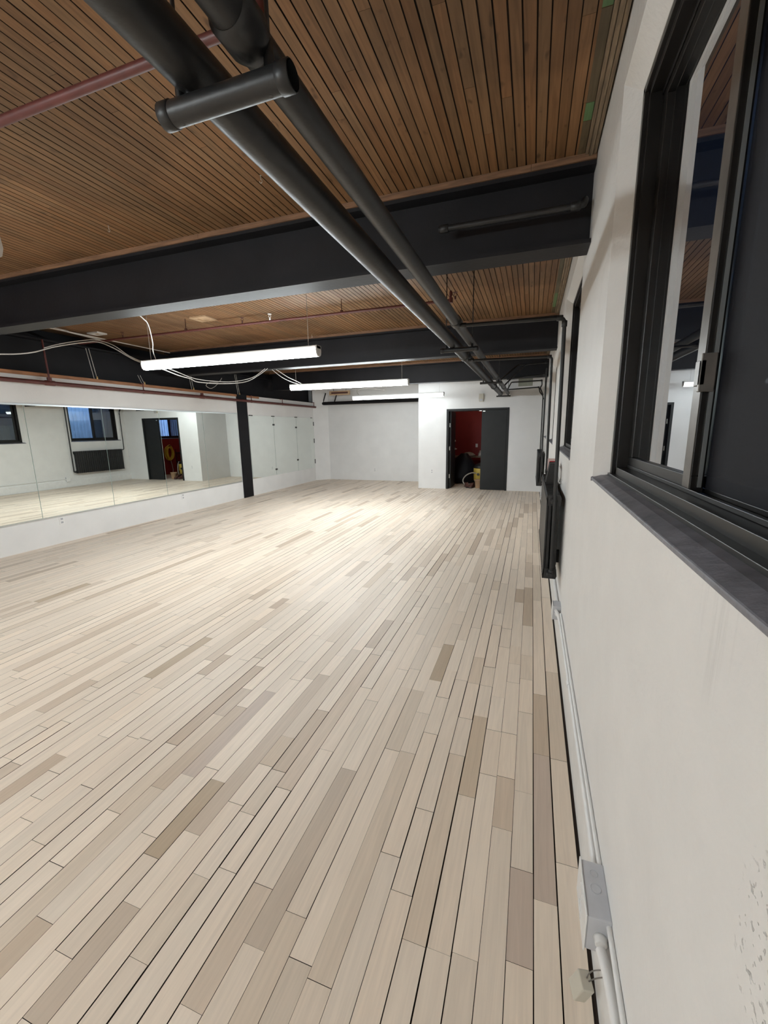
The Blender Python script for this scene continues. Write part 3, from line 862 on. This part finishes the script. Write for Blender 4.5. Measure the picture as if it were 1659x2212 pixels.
# ------------------------------------------------------------------ radiators
def radiator(y0, label):
    t = thing('radiator', label, 'radiator', 'black cast iron radiators', (0.25, y0, 0.40))
    pitch, n, H = 0.067, 24, 0.67
    def sec():
        b = MB()
        w = 0.058
        b.box(-0.117, -0.103, -w / 2, w / 2, 0.012, H - 0.012)
        b.box(-0.103, -0.076, -0.014, 0.014, 0.03, H - 0.03)
        b.box(-0.048, -0.020, -0.014, 0.014, 0.03, H - 0.03)
        b.prism([(-0.115, 0.0), (-0.020, 0.0), (-0.012, 0.02), (-0.018, 0.075), (-0.105, 0.075), (-0.117, 0.02)], 'y', -w / 2, w / 2)
        b.prism([(-0.117, H - .02), (-0.105, H - 0.075), (-0.018, H - 0.075), (-0.012, H - 0.02), (-0.020, H), (-0.110, H)], 'y', -w / 2, w / 2)
        for zz in (0.04, H - 0.04):
            b.lathe((-0.066, -0.034, zz), [(.026, 0), (.030, .002), (.030, .066), (.026, .068)], 14, axis='y')
        return b
    o0 = sec().build('section', M['rad'], t, bevel=0.004)
    for i in range(n):
        o = o0 if i == 0 else o0.copy()
        if i: COL.objects.link(o); o.parent = t
        o.location = (0, 0.034 + i * pitch, 0)
    for yy in (0.3, 1.3):
        b = MB(); b.box(-0.03, 0.0, yy - .012, yy + .012, 0.03, 0.05); b.box(-0.006, 0.019, yy - .012, yy + .012, 0.05, 0.16)
        b.build('wall_bracket', M['rad'], t)
    b = MB(); b.tube([(-0.066, -0.06, 0.04), (-0.066, -0.01, 0.04)], 0.022, 14); b.tube([(-0.05, -.03, .04), (-.05, -.03, .07)], .015, 10)
    b.build('valve', M['rad'], t)
    b = MB(); b.lathe((-0.066, -0.012, H - .04), [(.02, 0), (.02, .012)], 10, axis='y'); b.build('plug', M['rad'], t)
    return t
radiator(3.46, 'long black cast iron radiator nearest the camera on the right wall')
radiator(9.17, 'black cast iron radiator at the far end of the right wall')

# ------------------------------------------------------------------ red sprinkler pipes
gr = 'red sprinkler pipes'
t = thing('sprinkler_pipe', 'dark red sprinkler pipe crossing the near ceiling above the heating pipes', 'pipe', gr)
b = MB(); b.tube([(-6.55, 1.475, 2.955), (-0.93, 1.475, 2.955)], 0.019, 14); b.build('pipe', M['red_pipe'], t)
b = MB(); b.tube([(-0.93, 1.475, 2.91), (-0.93, 1.475, 2.93), (-0.93, 1.475, 2.985), (-.93, 1.475, 3.0), (-.93, 1.475, ZC)], .02, 12, rr=[.022, .03, .03, .018, .018]); b.build('tee', M['red_pipe'], t)
for x in (-2.6, -4.6):
    b = MB(); b.tube([(x, 1.475, 2.97), (x, 1.475, ZC)], .004, 6); b.build('hanger_rod', M['rust'], t)
t = thing('sprinkler_pipe', 'thin red sprinkler pipe crossing the ceiling between the first two beams', 'pipe', gr)
b = MB(); b.tube([(-6.6, 4.88, 2.955), (-0.90, 4.86, 2.955)], 0.016, 12); b.build('pipe', M['red_pipe'], t)
for x in (-4.53, -2.2):
    b = MB(); b.tube([(x, 4.87, 2.95), (x, 4.87, 2.985), (x, 4.87, 2.99), (x, 4.87, ZC)], .005, 8, rr=[.02, .02, .005, .005]); b.build('hanger_rod', M['rust'], t)
b = MB(); b.tube([(-.9, 4.86, 2.93), (-.9, 4.86, 2.98)], .022, 10); b.tube([(-.905, 4.86, 2.98), (-.9, 4.86, 3.03), (-.905, 4.86, 3.05)], .015, 10, rr=[.012, .02, .012]); b.build('tee', M['red_pipe'], t)
def sprinkler(x, y, z, up_, m_, label):
    t = thing('sprinkler', label, 'sprinkler', 'ceiling sprinkler heads', (x, y, z))
    s_ = 1 if up_ else -1
    b = MB(); b.lathe((0, 0, 0), [(.010, 0), (.010, s_ * .03), (.006, s_ * .034)], 10); b.build('body', m_, t)
    b = MB()
    for a in (-1, 1): b.tube([(a * .006, 0, s_ * .03), (a * .017, 0, s_ * .045), (a * .004, 0, s_ * .068)], .003, 6)
    b.build('frame_arms', m_, t)
    b = MB(); b.lathe((0, 0, s_ * .068), [(.024, 0), (.026, s_ * .004)], 12); b.build('deflector', m_, t)
    return t
sprinkler(-3.61, 4.872, 2.97, True, M['rust'], 'dark sprinkler head standing on the thin red pipe')
sprinkler(-5.70, 4.878, 2.97, True, M['rust'], 'dark sprinkler head on the thin red pipe, by the white cables')
sprinkler(-3.19, 4.868, 2.97, True, M['white'], 'white sprinkler head standing on the thin red pipe')
sprinkler(-0.86, 4.9, 2.97, True, M['red_pipe'], 'reddish sprinkler head beyond the thinner heating pipe')

t = thing('sprinkler_pipe', 'dark red sprinkler pipe along the top of the mirrored left wall', 'pipe', gr)
RX, RZ = -6.50, 2.315
b = MB(); b.tube([(RX, YB + .05, RZ), (RX, 12.15, RZ)], 0.029, 14); b.build('pipe', M['red_pipe'], t)
for y in (4.29, 7.25):
    b = MB(); b.tube([(RX, y - .08, RZ), (RX, y - .06, RZ), (RX, y + .06, RZ), (RX, y + .08, RZ)], .033, 14, rr=[.028, .036, .036, .028]); b.tube([(RX, y, RZ + .02), (RX, y, RZ + .075)], .030, 12)
    b.build('tee', M['red_pipe'], t)
b = MB(); b.tube([(RX, 4.29, RZ + .07), (RX - .02, 4.29, 2.90)], .012, 10); b.build('riser', M['red_pipe'], t)
for y in (5.84, 8.9, 10.27, 12.05):
    b = MB(); b.tube([(RX, y - .012, RZ), (RX, y + .012, RZ)], .033, 14); b.tube([(RX, y, RZ + .03), (RX, y, 2.45)], .009, 8); b.box(RX - .10, RX + .01, y - .012, y + .012, 2.44, 2.454)
    b.build('pipe_clamp', M['red_pipe'], t)

b = MB(); b.tube([(-6.9, 12.40, 2.43), (-2.95, 12.40, 2.43)], 0.05, 16)
tag(b.build('duct_pipe', M['girder']), 'black pipe running along the top of the far white wall', 'pipe')
t = thing('pipe_bracket', 'dark strut brackets above the far black pipe, by the corner', 'bracket')
for x in (-6.35, -5.95):
    b = MB(); b.tube([(x, 12.40, 2.48), (x + .10, 12.40, 2.75)], .018, 8); b.build('strut', M['girder'], t)
t = thing('pipe_bracket', 'dark hooked bracket on the far black pipe, right of the corner', 'bracket')
b = MB(); b.tube(bendpath([(-4.95, 12.34, 2.43), (-4.95, 12.34, 2.54), (-4.35, 12.34, 2.53)], .03), .014, 8); b.build('hook', M['girder'], t)

# ------------------------------------------------------------------ loose white cables
def cable(label, pts, r, m_, name='electrical_cable', cat='cable', group='white electrical cables', sub=6):
    b = MB(); b.tube(smoothpath(pts, sub), r, 8)
    return tag(b.build(name, m_), label, cat, group)
cable('white cable sagging from the left photo edge to the longest strip light', [(-5.4, 2.95, 2.43), (-5.56, 3.2, 2.475), (-5.59, 3.4, 2.51), (-5.62, 3.6, 2.565), (-5.70, 3.9, 2.68), (-5.60, 4.2, 2.775), (-5.44, 4.28, 2.78), (-5.18, 4.28, 2.685), (-4.8, 4.2, 2.52), (-4.57, 4.17, 2.44)], 0.007, M['offwhite'])
cable('second thinner white cable bundled above the sagging one', [(-5.64, 3.72, 2.63), (-5.69, 3.95, 2.72), (-5.60, 4.2, 2.80), (-5.43, 4.26, 2.80), (-5.18, 4.28, 2.72), (-4.85, 4.2, 2.56), (-4.57, 4.17, 2.45)], 0.005, M['offwhite'])
cable('white cable sagging lowest between the first two strip lights', [(-4.40, 4.17, 2.40), (-4.39, 4.5, 2.33), (-4.47, 4.8, 2.32), (-4.53, 5.0, 2.30), (-4.44, 5.4, 2.31), (-4.32, 5.8, 2.37), (-4.34, 6.2, 2.52), (-4.36, 6.48, 2.655)], 0.006, M['offwhite'])
cable('white cable sagging between the first two strip lights, upper of the pair', [(-4.38, 4.3, 2.40), (-4.38, 4.5, 2.365), (-4.47, 4.8, 2.34), (-4.52, 5.1, 2.335), (-4.44, 5.5, 2.345), (-4.45, 5.9, 2.41), (-4.43, 6.2, 2.50), (-4.41, 6.48, 2.655)], 0.005, M['offwhite'])
cable('white cable dropping from the second beam to the middle strip light, left of two', [(-4.35, 6.60, 2.652), (-4.34, 6.9, 2.55), (-4.33, 7.2, 2.50), (-4.25, 7.4, 2.465)], 0.0055, M['offwhite'])
cable('white cable dropping from the second beam to the middle strip light, right of two', [(-4.27, 6.60, 2.652), (-4.24, 6.9, 2.56), (-4.23, 7.2, 2.51), (-4.20, 7.4, 2.465)], 0.0055, M['offwhite'])
cable('white cable dropping from the nearest beam to the longest strip light', [(-3.44, 3.14, 2.655), (-3.48, 3.22, 2.645), (-3.62, 3.4, 2.64), (-4.12, 3.9, 2.61), (-4.34, 4.1, 2.56), (-4.38, 4.17, 2.465)], 0.005, M['offwhite'])
cable('white surface conduit on the ceiling by the left girder', [(-6.48, 3.2, 3.09), (-6.50, 4.53, 3.085), (-6.56, 4.7, 3.085), (-6.60, 4.95, 3.085), (-6.66, 5.35, 3.085)], 0.010, M['offwhite'])
cable('long thin pale conduit along the ceiling beside the left girder', [(-6.42, 3.2, 3.06), (-6.44, 5.0, 3.06), (-6.46, 6.48, 3.06)], 0.008, M['offwhite'])
cable('white cable end looping near the farthest strip light', [(-4.30, 10.5, 2.46), (-4.42, 10.6, 2.60), (-4.30, 10.9, 2.68), (-3.9, 11.3, 2.66)], 0.008, M['offwhite'])
cable('thin looped wire hanging over the left wall before the column', [(-6.45, 7.7, 2.62), (-6.47, 7.6, 2.54), (-6.45, 7.45, 2.50), (-6.46, 7.35, 2.55), (-6.45, 7.45, 2.62), (-6.47, 7.75, 2.66), (-6.46, 7.85, 2.75)], 0.005, M['offwhite'])
cable('black wire stuck to the ceiling edge by the second window', [(0.262, 3.15, 2.86), (0.264, 3.35, 2.93), (0.262, 3.6, 2.96), (0.262, 3.9, 3.04), (0.263, 4.2, 3.08)], 0.005, M['black'], group=None)

def hang_pair(y, z1, label):
    t = thing('hanger_wires', label, 'wire', 'paired wires on the left wall cap')
    for s_ in (-1, 1):
        b = MB(); b.tube([(-6.585 + s_ * .004, y + s_ * .022, 2.447), (-6.60 + s_ * .004, y - .06 + s_ * .02, z1)], .004, 6); b.build('wire', M['offwhite'], t)
    b = MB(); b.lathe((-6.578, y + .02, 2.446), [(.010, 0), (.013, .01), (.010, .045), (.006, .05)], 10); b.build('ferrule', M['brass'], t)
hang_pair(5.05, 2.905, 'pair of thin wires with a brass end, nearest on the left wall cap')
hang_pair(7.10, 2.905, 'pair of thin wires with a brass end, second along the left wall cap')
hang_pair(8.55, 2.905, 'pair of thin wires above the black column')
hang_pair(5.93, 2.60, 'short pair of wires between the nearest ones on the left wall cap')

# ------------------------------------------------------------------ ceiling bits
def hook(x, y, label):
    t = thing('ceiling_hook', label, 'hook', 'screw hooks in the ceiling', (x, y, ZC)); t.scale = (.65, .65, .65)
    b = MB(); b.tube([(0, 0, 0.002), (0, 0, -0.035)] + [(0.014 * math.sin(a), 0, -0.05 + 0.014 * math.cos(a)) for a in [i * 0.5 for i in range(0, 11)]], .0028, 6)
    b.build('hook_body', M['chrome'], t)
    b = MB(); b.lathe((0, 0, -.004), [(.008, 0), (.008, .004)], 8); b.build('collar', M['chrome'], t)
hook(-1.62, 2.47, 'screw hook in the ceiling left of the thick heating pipe')
hook(-3.04, 2.60, 'screw hook in the ceiling above the nearest beam, farther left')
hook(-3.43, 6.40, 'screw hook in the ceiling just before the second beam')
hook(-1.03, 5.7, 'screw hook in the ceiling between the heating pipes and second beam')

def plate(x, y, w, l, label, m_):
    t = thing('cover_plate', label, 'plate', 'square plates on the ceiling', (x, y, ZC))
    b = MB()
    b.box(-w / 2, w / 2, -l / 2, -l / 4, -.018, .001); b.box(-w / 2, w / 2, l / 4, l / 2, -.018, .001)
    b.box(-w / 2, -w / 4, -l / 4, l / 4, -.018, .001); b.box(w / 4, w / 2, -l / 4, l / 4, -.018, .001)
    b.build('plate_rim', m_, t)
    b = MB(); b.box(-w / 4, w / 4, -l / 4, l / 4, -.006, .001); b.build('plate_centre', M['tan'], t)
plate(-4.27, 4.93, 0.27, 0.24, 'tan square plate on the ceiling between the first two beams', M['tan'])
plate(-6.36, 5.0, 0.22, 0.16, 'small white plate on the ceiling by the left girder', M['white'])
t = thing('junction_box', 'tan square box with dark centre hanging under the farthest strip lights', 'box', loc=(-5.4, 11.6, 2.66))
b = MB()
b.box(-.33, .33, 0, .04, -.055, -.02); b.box(-.33, .33, 0, .04, .035, .065); b.box(-.33, -.27, 0, .04, -.02, .035); b.box(.27, .33, 0, .04, -.02, .035)
b.build('box_rim', M['tan'], t)
b = MB(); b.box(-.27, .27, .02, .04, -.02, .035); b.build('box_centre', M['rust'], t)
b = MB(); b.tube([(-.2, .03, .06), (-.2, .03, ZC - 2.66)], .006, 6); b.tube([(.2, .03, .06), (.2, .03, ZC - 2.66)], .006, 6); b.build('hanger_rod', M['black'], t)

# ------------------------------------------------------------------ things on the walls
def outlet(loc, axis, label, m_=None):
    t = thing('wall_outlet', label, 'outlet', 'white wall outlets', loc)
    def bx(b, w0, w1, z0, z1, d0, d1):
        if axis == 'y': b.box(w0, w1, -d1, -d0, z0, z1)
        else: b.box(d0, d1, w0, w1, z0, z1)
    b = MB(); bx(b, -.036, .036, -.058, .058, 0, .006); b.build('faceplate', M['white'], t, bevel=.002)
    for zz in (-.026, .026):
        b = MB(); bx(b, -.017, .017, zz - .015, zz + .015, .006, .009); so = b.build('socket', M['boxgrey'], t)
        b = MB(); bx(b, -.008, -.005, zz - .006, zz + .006, .009, .0095); bx(b, .005, .008, zz - .006, zz + .006, .009, .0095); b.build('slots', M['black'], so)
outlet((-2.506, YD, 0.464), 'y', 'white outlet on the bright wall left of the doorway')
outlet((-4.669, YF, 0.333), 'y', 'white outlet low on the far grey-white wall')
outlet((XL, 4.19, 0.335), 'x', 'white outlet under the mirrors, nearer the left photo edge')
outlet((XL, 6.536, 0.335), 'x', 'white outlet under the mirrors, nearer the black column')

t = thing('motion_sensor', 'small white sensor on the wall above the doorway', 'sensor', loc=(-1.248, YD, 2.33)); t.scale = (1.25, 1.25, 1.35)
b = MB(); b.prism([(-.035, -.06), (.035, -.06), (.042, 0), (.035, .07), (-.035, .07), (-.042, 0)], 'y', -.05, 0); b.build('sensor_body', M['beige'], t, bevel=.006)
b = MB(); b.prism([(-.028, -.055), (.028, -.055), (.03, -.02), (-.03, -.02)], 'y', -.058, -.05); b.build('sensor_lens', M['boxgrey'], t)
t = thing('wall_patch', 'grey-green panel high on the door wall behind the pipes', 'panel', loc=(-0.21, YD, 2.665))
b = MB(); b.box(-.165, .165, -.006, 0, -.095, .095); b.build('panel_face', M['green'], t)
b = MB(); b.box(.05, .055, -.008, -.006, -.06, .06); b.build('panel_seam', M['boxgrey'], t)

# surface conduit and boxes along the baseboard
def conduit(path, r, label):
    t = thing('conduit', label, 'conduit', 'white conduits on the right wall')
    b = MB(); b.tube(smoothpath(path, 4), r, 10); b.build('tube', M['cream'], t)
    return t
t = conduit([(0.235, 3.22, 0.235), (0.252, 3.05, 0.235), (0.256, 2.6, 0.234), (0.256, 1.8, 0.236), (0.256, 1.30, 0.238), (0.250, 1.15, 0.240)], 0.0125, 'white conduit on the baseboard between the two wall boxes')
b = MB(); b.tube([(.255, 2.22, .235), (.255, 2.26, .235)], .016, 10); b.box(.255, .272, 2.23, 2.25, .235, .262); b.build('strap', M['cream'], t)
t = conduit([(0.240, 1.0, 0.232), (0.252, .9, .230), (0.256, 0.6, 0.232), (0.256, -0.6, 0.236), (0.256, -3.0, 0.236)], 0.0135, 'white conduit leaving the near wall box toward the camera')
conduit([(0.261, 3.1, 0.262), (0.262, 2.0, 0.262), (0.263, 1.2, 0.266), (0.263, 0.4, 0.262), (0.263, -3.0, 0.262)], 0.007, 'thin white cable just above the conduit on the right wall')
conduit([(0.256, 8.85, 0.255), (0.256, 6.5, 0.255), (0.256, 5.2, 0.245), (0.254, 3.35, 0.225)], 0.011, 'white conduit along the wall under the near radiator')

def wall_box(yc, zc, ly, lz, dep, label, knock):
    t = thing('wall_box', label, 'electrical box', 'white electrical boxes on the baseboard', (XR, yc, zc))
    b = MB(); b.box(-dep, 0.001, -ly / 2, ly / 2, -lz / 2, lz / 2); b.build('box_body', M['boxgrey'], t, bevel=.004)
    b = MB(); b.box(-dep - .004, -dep + .0005, -ly / 2 - .004, ly / 2 + .004, -lz / 2 - .004, lz / 2 + .004); cv = b.build('cover_plate', M['cream'], t, bevel=.002)
    if knock:
        for (yy, rr_) in ((.045, .011), (.0, .014)):
            b = MB(); b.tube([(-dep / 2 + rr_ * math.cos(a), yy + rr_ * math.sin(a), lz / 2 + .0002) for a in [i * .42 for i in range(16)]], .0012, 5)
            b.build('knockout', M['boxgrey'], t)
        for zz in (-.03, .03):
            b = MB(); b.box(-dep - .0065, -dep - .004, -.018, .018, zz - .014, zz + .014); b.build('socket', M['white'], cv)
    b = MB(); b.lathe((-0.025, -ly / 2 - .018, -.005), [(.013, 0), (.016, .002), (.016, .014), (.019, .018)], 12, axis='y'); b.build('connector', M['cream'], t)
    return t
wall_box(1.12, 0.225, 0.165, 0.115, 0.062, 'grey-white box on the baseboard nearest the camera, with round knockouts', True)
wall_box(3.27, 0.215, 0.11, 0.11, 0.055, 'small white box on the baseboard just before the near radiator', True)
wall_box(8.90, 0.235, 0.11, 0.13, 0.05, 'white box on the right wall past the near radiator, seen in the mirror', False)

t = thing('dangling_connector', 'beige plastic block dangling on two wires over the floorboards', 'connector', loc=(0.205, 1.0, 0.095))
b = MB(); b.box(-.016, .016, -.022, .022, -.045, .028); o = b.build('block', M['beige'], t, bevel=.003); o.rotation_euler = (0.25, 0.2, 0.3)
b = MB(); b.tube(smoothpath([(.008, .0, .025), (.02, .004, .05), (.047, .002, .072)]), .0016, 6); b.tube(smoothpath([(.012, -.004, .022), (.028, -.006, .044), (.047, -.008, .062)]), .0016, 6); b.build('wires', M['greybronze'], t)

# black box with cable and red carton on the near radiator's top
t = thing('speaker_box', 'black plastic box standing on top of the near radiator', 'box', loc=(0.20, 4.25, 1.072))
b = MB(); b.prism([(-.055, 0), (.04, 0), (.04, .19), (-.025, .19)], 'y', -.09, .09); b.build('box_body', M['black'], t, bevel=.006)
b = MB(); b.box(-.02, .035, -.095, -.09, .12, .18); b.build('label_panel', M['rad'], t)
tag(MB().tube(smoothpath([(.215, 4.10, 1.085), (.25, 4.05, 1.12), (.258, 4.05, 1.20), (.245, 4.08, 1.25), (.235, 4.12, 1.20), (.245, 4.10, 1.13), (.258, 4.02, 1.10), (.262, 3.95, 1.14)]), .004, 6).build('looped_cord', M['offwhite']), 'pale looped cord behind the black box on the near radiator', 'cable')
t = thing('carton', 'small red and white carton standing at the far end of the near radiator', 'carton', loc=(0.222, 4.9, 1.072))
b = MB(); b.box(-.045, .04, -.05, .05, 0, .185); b.build('carton_body', M['pink'], t)
b = MB(); b.box(-.030, .035, -.0515, -.05, .115, .165); b.build('red_print', M['red'], t)


# ------------------------------------------------------------------ clutter in the store room
t = thing('added_bulb', 'added bulb brightening the store room, unseen above the doorway', 'light', loc=(-1.2, 12.9, ZC))  # bulb added out of view to lift the dark store room
b = MB(); b.lathe((0, 0, -.05), [(.03, 0), (.05, .02), (.055, .05)], 14); b.build('socket_base', M['white'], t)
b = MB(); b.lathe((0, 0, -.14), [(.004, 0), (.022, .008), (.03, .03), (.026, .055), (.014, .09)], 14); b.build('bulb_glass', emit('added warm bulb', (1.0, .86, .66), 9.0), t)
pl = bpy.data.lights.new('store_room_fill', 'POINT'); pl.energy = 13.0; pl.color = (1.0, .88, .72); pl.shadow_soft_size = .03  # point light of the added bulb, fills the store room
po = bpy.data.objects.new('store_room_fill', pl); COL.objects.link(po); po.parent = t; po.location = (0, 0, -.19)
t = thing('trash_bag', 'bulging black bin bag behind the open door leaf', 'bag', loc=(-1.87, 12.60, 0))
b = MB()
rr = random.Random(3); n = 20; prof = [(.24, 0.0), (.36, .06), (.38, .22), (.35, .42), (.29, .58), (.21, .72), (.12, .82), (.09, .86)]
vs, fs = [], []
for (r, h) in prof:
    for k in range(n):
        a = 2 * math.pi * k / n; q = r * (1 + .12 * math.sin(3 * a + h * 7) + .12 * rr.random())
        vs.append((q * math.cos(a), q * math.sin(a), h))
for i in range(len(prof) - 1):
    for k in range(n): fs.append((i * n + k, i * n + (k + 1) % n, (i + 1) * n + (k + 1) % n, (i + 1) * n + k))
fs += [tuple(range(n - 1, -1, -1)), tuple((len(prof) - 1) * n + k for k in range(n))]
b._add(vs, fs, True); b.build('bag_body', M['bag'], t)
b = MB(); b.tube([(.095 * math.cos(a), .095 * math.sin(a), .845) for a in [i * .45 for i in range(15)]], .012, 6); b.build('tie', M['black'], t)

t = thing('vacuum', 'mustard yellow shop vacuum tank behind the closed door leaf', 'vacuum', loc=(-1.31, 12.0, 0.13))
b = MB(); b.lathe((0, 0, 0), [(.17, 0), (.19, .02), (.20, .34), (.195, .36)], 24); b.build('tank', M['yellow'], t)
b = MB(); b.lathe((0, 0, .36), [(.20, 0), (.205, .03), (.15, .10), (.06, .14)], 24); b.build('motor_head', M['black'], t)
b = MB(); b.lathe((-.05, -.2, .20), [(.035, -.03), (.035, .02)], 12, axis='y'); b.build('inlet', M['black'], t)
for a in (0.6, 2.2, 3.8, 5.4):
    b = MB(); b.tube([(.15 * math.cos(a), .15 * math.sin(a), -.13), (.15 * math.cos(a), .15 * math.sin(a), .005)], .022, 8); b.build('caster_leg', M['black'], t)
tag(MB().tube(smoothpath([(-1.40, 11.85, .34), (-1.52, 11.80, .37), (-1.68, 11.75, .30), (-1.76, 11.72, .17), (-1.70, 11.68, .06), (-1.55, 11.66, .035), (-1.38, 11.68, .05), (-1.24, 11.74, .20), (-1.20, 11.8, .45), (-1.16, 11.9, .56)], 8), .017, 10).build('vacuum_hose', M['hose']), 'grey ribbed hose looping on the store room floor', 'hose')
t = thing('bucket', 'tan bucket on the floor just inside the doorway', 'bucket', loc=(-1.30, 11.48, 0))
b = MB(); b.lathe((0, 0, 0), [(.085, 0), (.09, .01), (.105, .20), (.115, .205), (.115, .225), (.10, .225), (.085, .02)], 20); b.build('pail', M['bucket'], t)
b = MB(); b.tube([(.115 * math.cos(a), .0, .21 - .10 * math.sin(a)) for a in [i * math.pi / 10 for i in range(11)]], .004, 6); b.build('bail_handle', M['chrome'], t)
def lump(loc, sx, sy, sz, seed, m_, name, label, cat):
    rr = random.Random(seed); b = MB(); n, k_ = 14, 7; vs, fs = [], []
    for i in range(k_ + 1):
        th = math.pi / 2 * (1 - i / k_)
        for k in range(n):
            a = 2 * math.pi * k / n; q = .85 + .3 * rr.random()
            vs.append((sx * q * math.sin(th + .001) * math.cos(a), sy * q * math.sin(th + .001) * math.sin(a), sz * math.cos(th) * (.9 + .2 * rr.random()) if i else 0))
    for i in range(k_):
        for k in range(n): fs.append((i * n + k, i * n + (k + 1) % n, (i + 1) * n + (k + 1) % n, (i + 1) * n + k))
    fs.append(tuple(range(n - 1, -1, -1)))
    b._add(vs, fs, True)
    o = b.build(name, m_); o.location = loc
    return tag(o, label, cat)
t = thing('workbench', 'dark workbench along the store room back wall, under the clutter', 'bench', loc=(-1.6, 13.9, 0))
b = MB(); b.box(-1.0, .9, -.25, .30, .66, .70); b.build('bench_top', M['wood'], t)
for sx in (-.93, .83):
    for sy in (-.2, .25):
        b = MB(); b.box(sx - .03, sx + .03, sy - .03, sy + .03, 0, .66); b.build('leg', M['wood'], t)
lump((-1.90, 13.8, .70), .22, .16, .13, 4, M['cloth'], 'cloth_pile', 'grey cloth heap on the store room bench, left', 'cloth')
lump((-1.42, 13.78, .70), .20, .16, .22, 8, M['offwhite'], 'cloth_pile', 'pale crumpled cloth heap on the store room bench, right', 'cloth')
lump((-1.30, 13.2, 0), .30, .22, .55, 12, M['cloth'], 'dust_sheet', 'dusty sheet heap behind the shop vacuum', 'cloth')
for i, (x, y, a) in enumerate(((-1.62, 11.50, .3), (-1.48, 11.44, -.2))):
    t = thing('work_shoe', 'dark work shoe on the store room floor, %s' % ('left of the pair' if i == 0 else 'right of the pair beside the bucket'), 'shoe', 'dark work shoes', (x, y, 0))
    b = MB(); b.box(-.045, .045, -.13, .13, 0, .025); b.build('sole', M['black'], t, bevel=.01)
    b = MB(); b.prism([(-.125, .025), (.125, .025), (.12, .12), (.03, .12), (-.05, .07), (-.12, .055)], 'x', -.04, .04); b.build('upper', M['rust'], t, bevel=.012)
    t.rotation_euler = (0, 0, a)
# coiled yellow cord on the side wall, seen in the mirror
t = thing('extension_cable', 'coiled yellow cord hanging on the red store room wall, seen in the mirror', 'cord', loc=(0.22, 12.85, 0.80))
rr = random.Random(9)
for k in range(9):
    ry, rz, oy, oz = .10 + .15 * rr.random(), .20 + .12 * rr.random(), .09 * (rr.random() - .5), .05 * (rr.random() - .2)
    b = MB(); b.tube([(-.011 * k + .03, oy + ry * math.sin(a), oz + rz * math.cos(a)) for a in [i * 2 * math.pi / 24 for i in range(25)]], .010, 8, caps=False)
    b.build('cord_loop', M['cordyellow'], t)
b = MB(); b.tube(smoothpath([(-.03, 0, -.28), (-.05, .02, -.5), (-.06, .03, -.66), (-.10, -.05, -.77)]), .012, 8); b.build('cord_tail', M['offwhite'], t)
b = MB(); b.tube([(.06, 0, .29), (-.10, 0, .31)], .012, 8); b.build('wall_peg', M['black'], t)
t = thing('storage_rack', 'black wire storage rack by the red store room wall, seen in the mirror', 'rack', loc=(0.08, 13.45, 0))
for zz in (.08, .45, .80):
    b = MB(); b.box(-.18, .17, -.28, .28, zz, zz + .02); b.build('shelf', M['rad'], t)
for sx in (-.17, .16):
    for sy in (-.27, .27):
        b = MB(); b.tube([(sx, sy, 0), (sx, sy, .95)], .012, 8); b.build('post', M['rad'], t)
t = thing('light_switch', 'small pale switch on the red store room wall', 'switch', loc=(-1.72, 14.3, 1.02))
b = MB(); b.box(-.036, .036, -.006, 0, -.058, .058); b.build('faceplate', M['white'], t, bevel=.002)
b = MB(); b.box(-.008, .008, -.014, -.006, -.015, .015); b.build('toggle', M['white'], t)
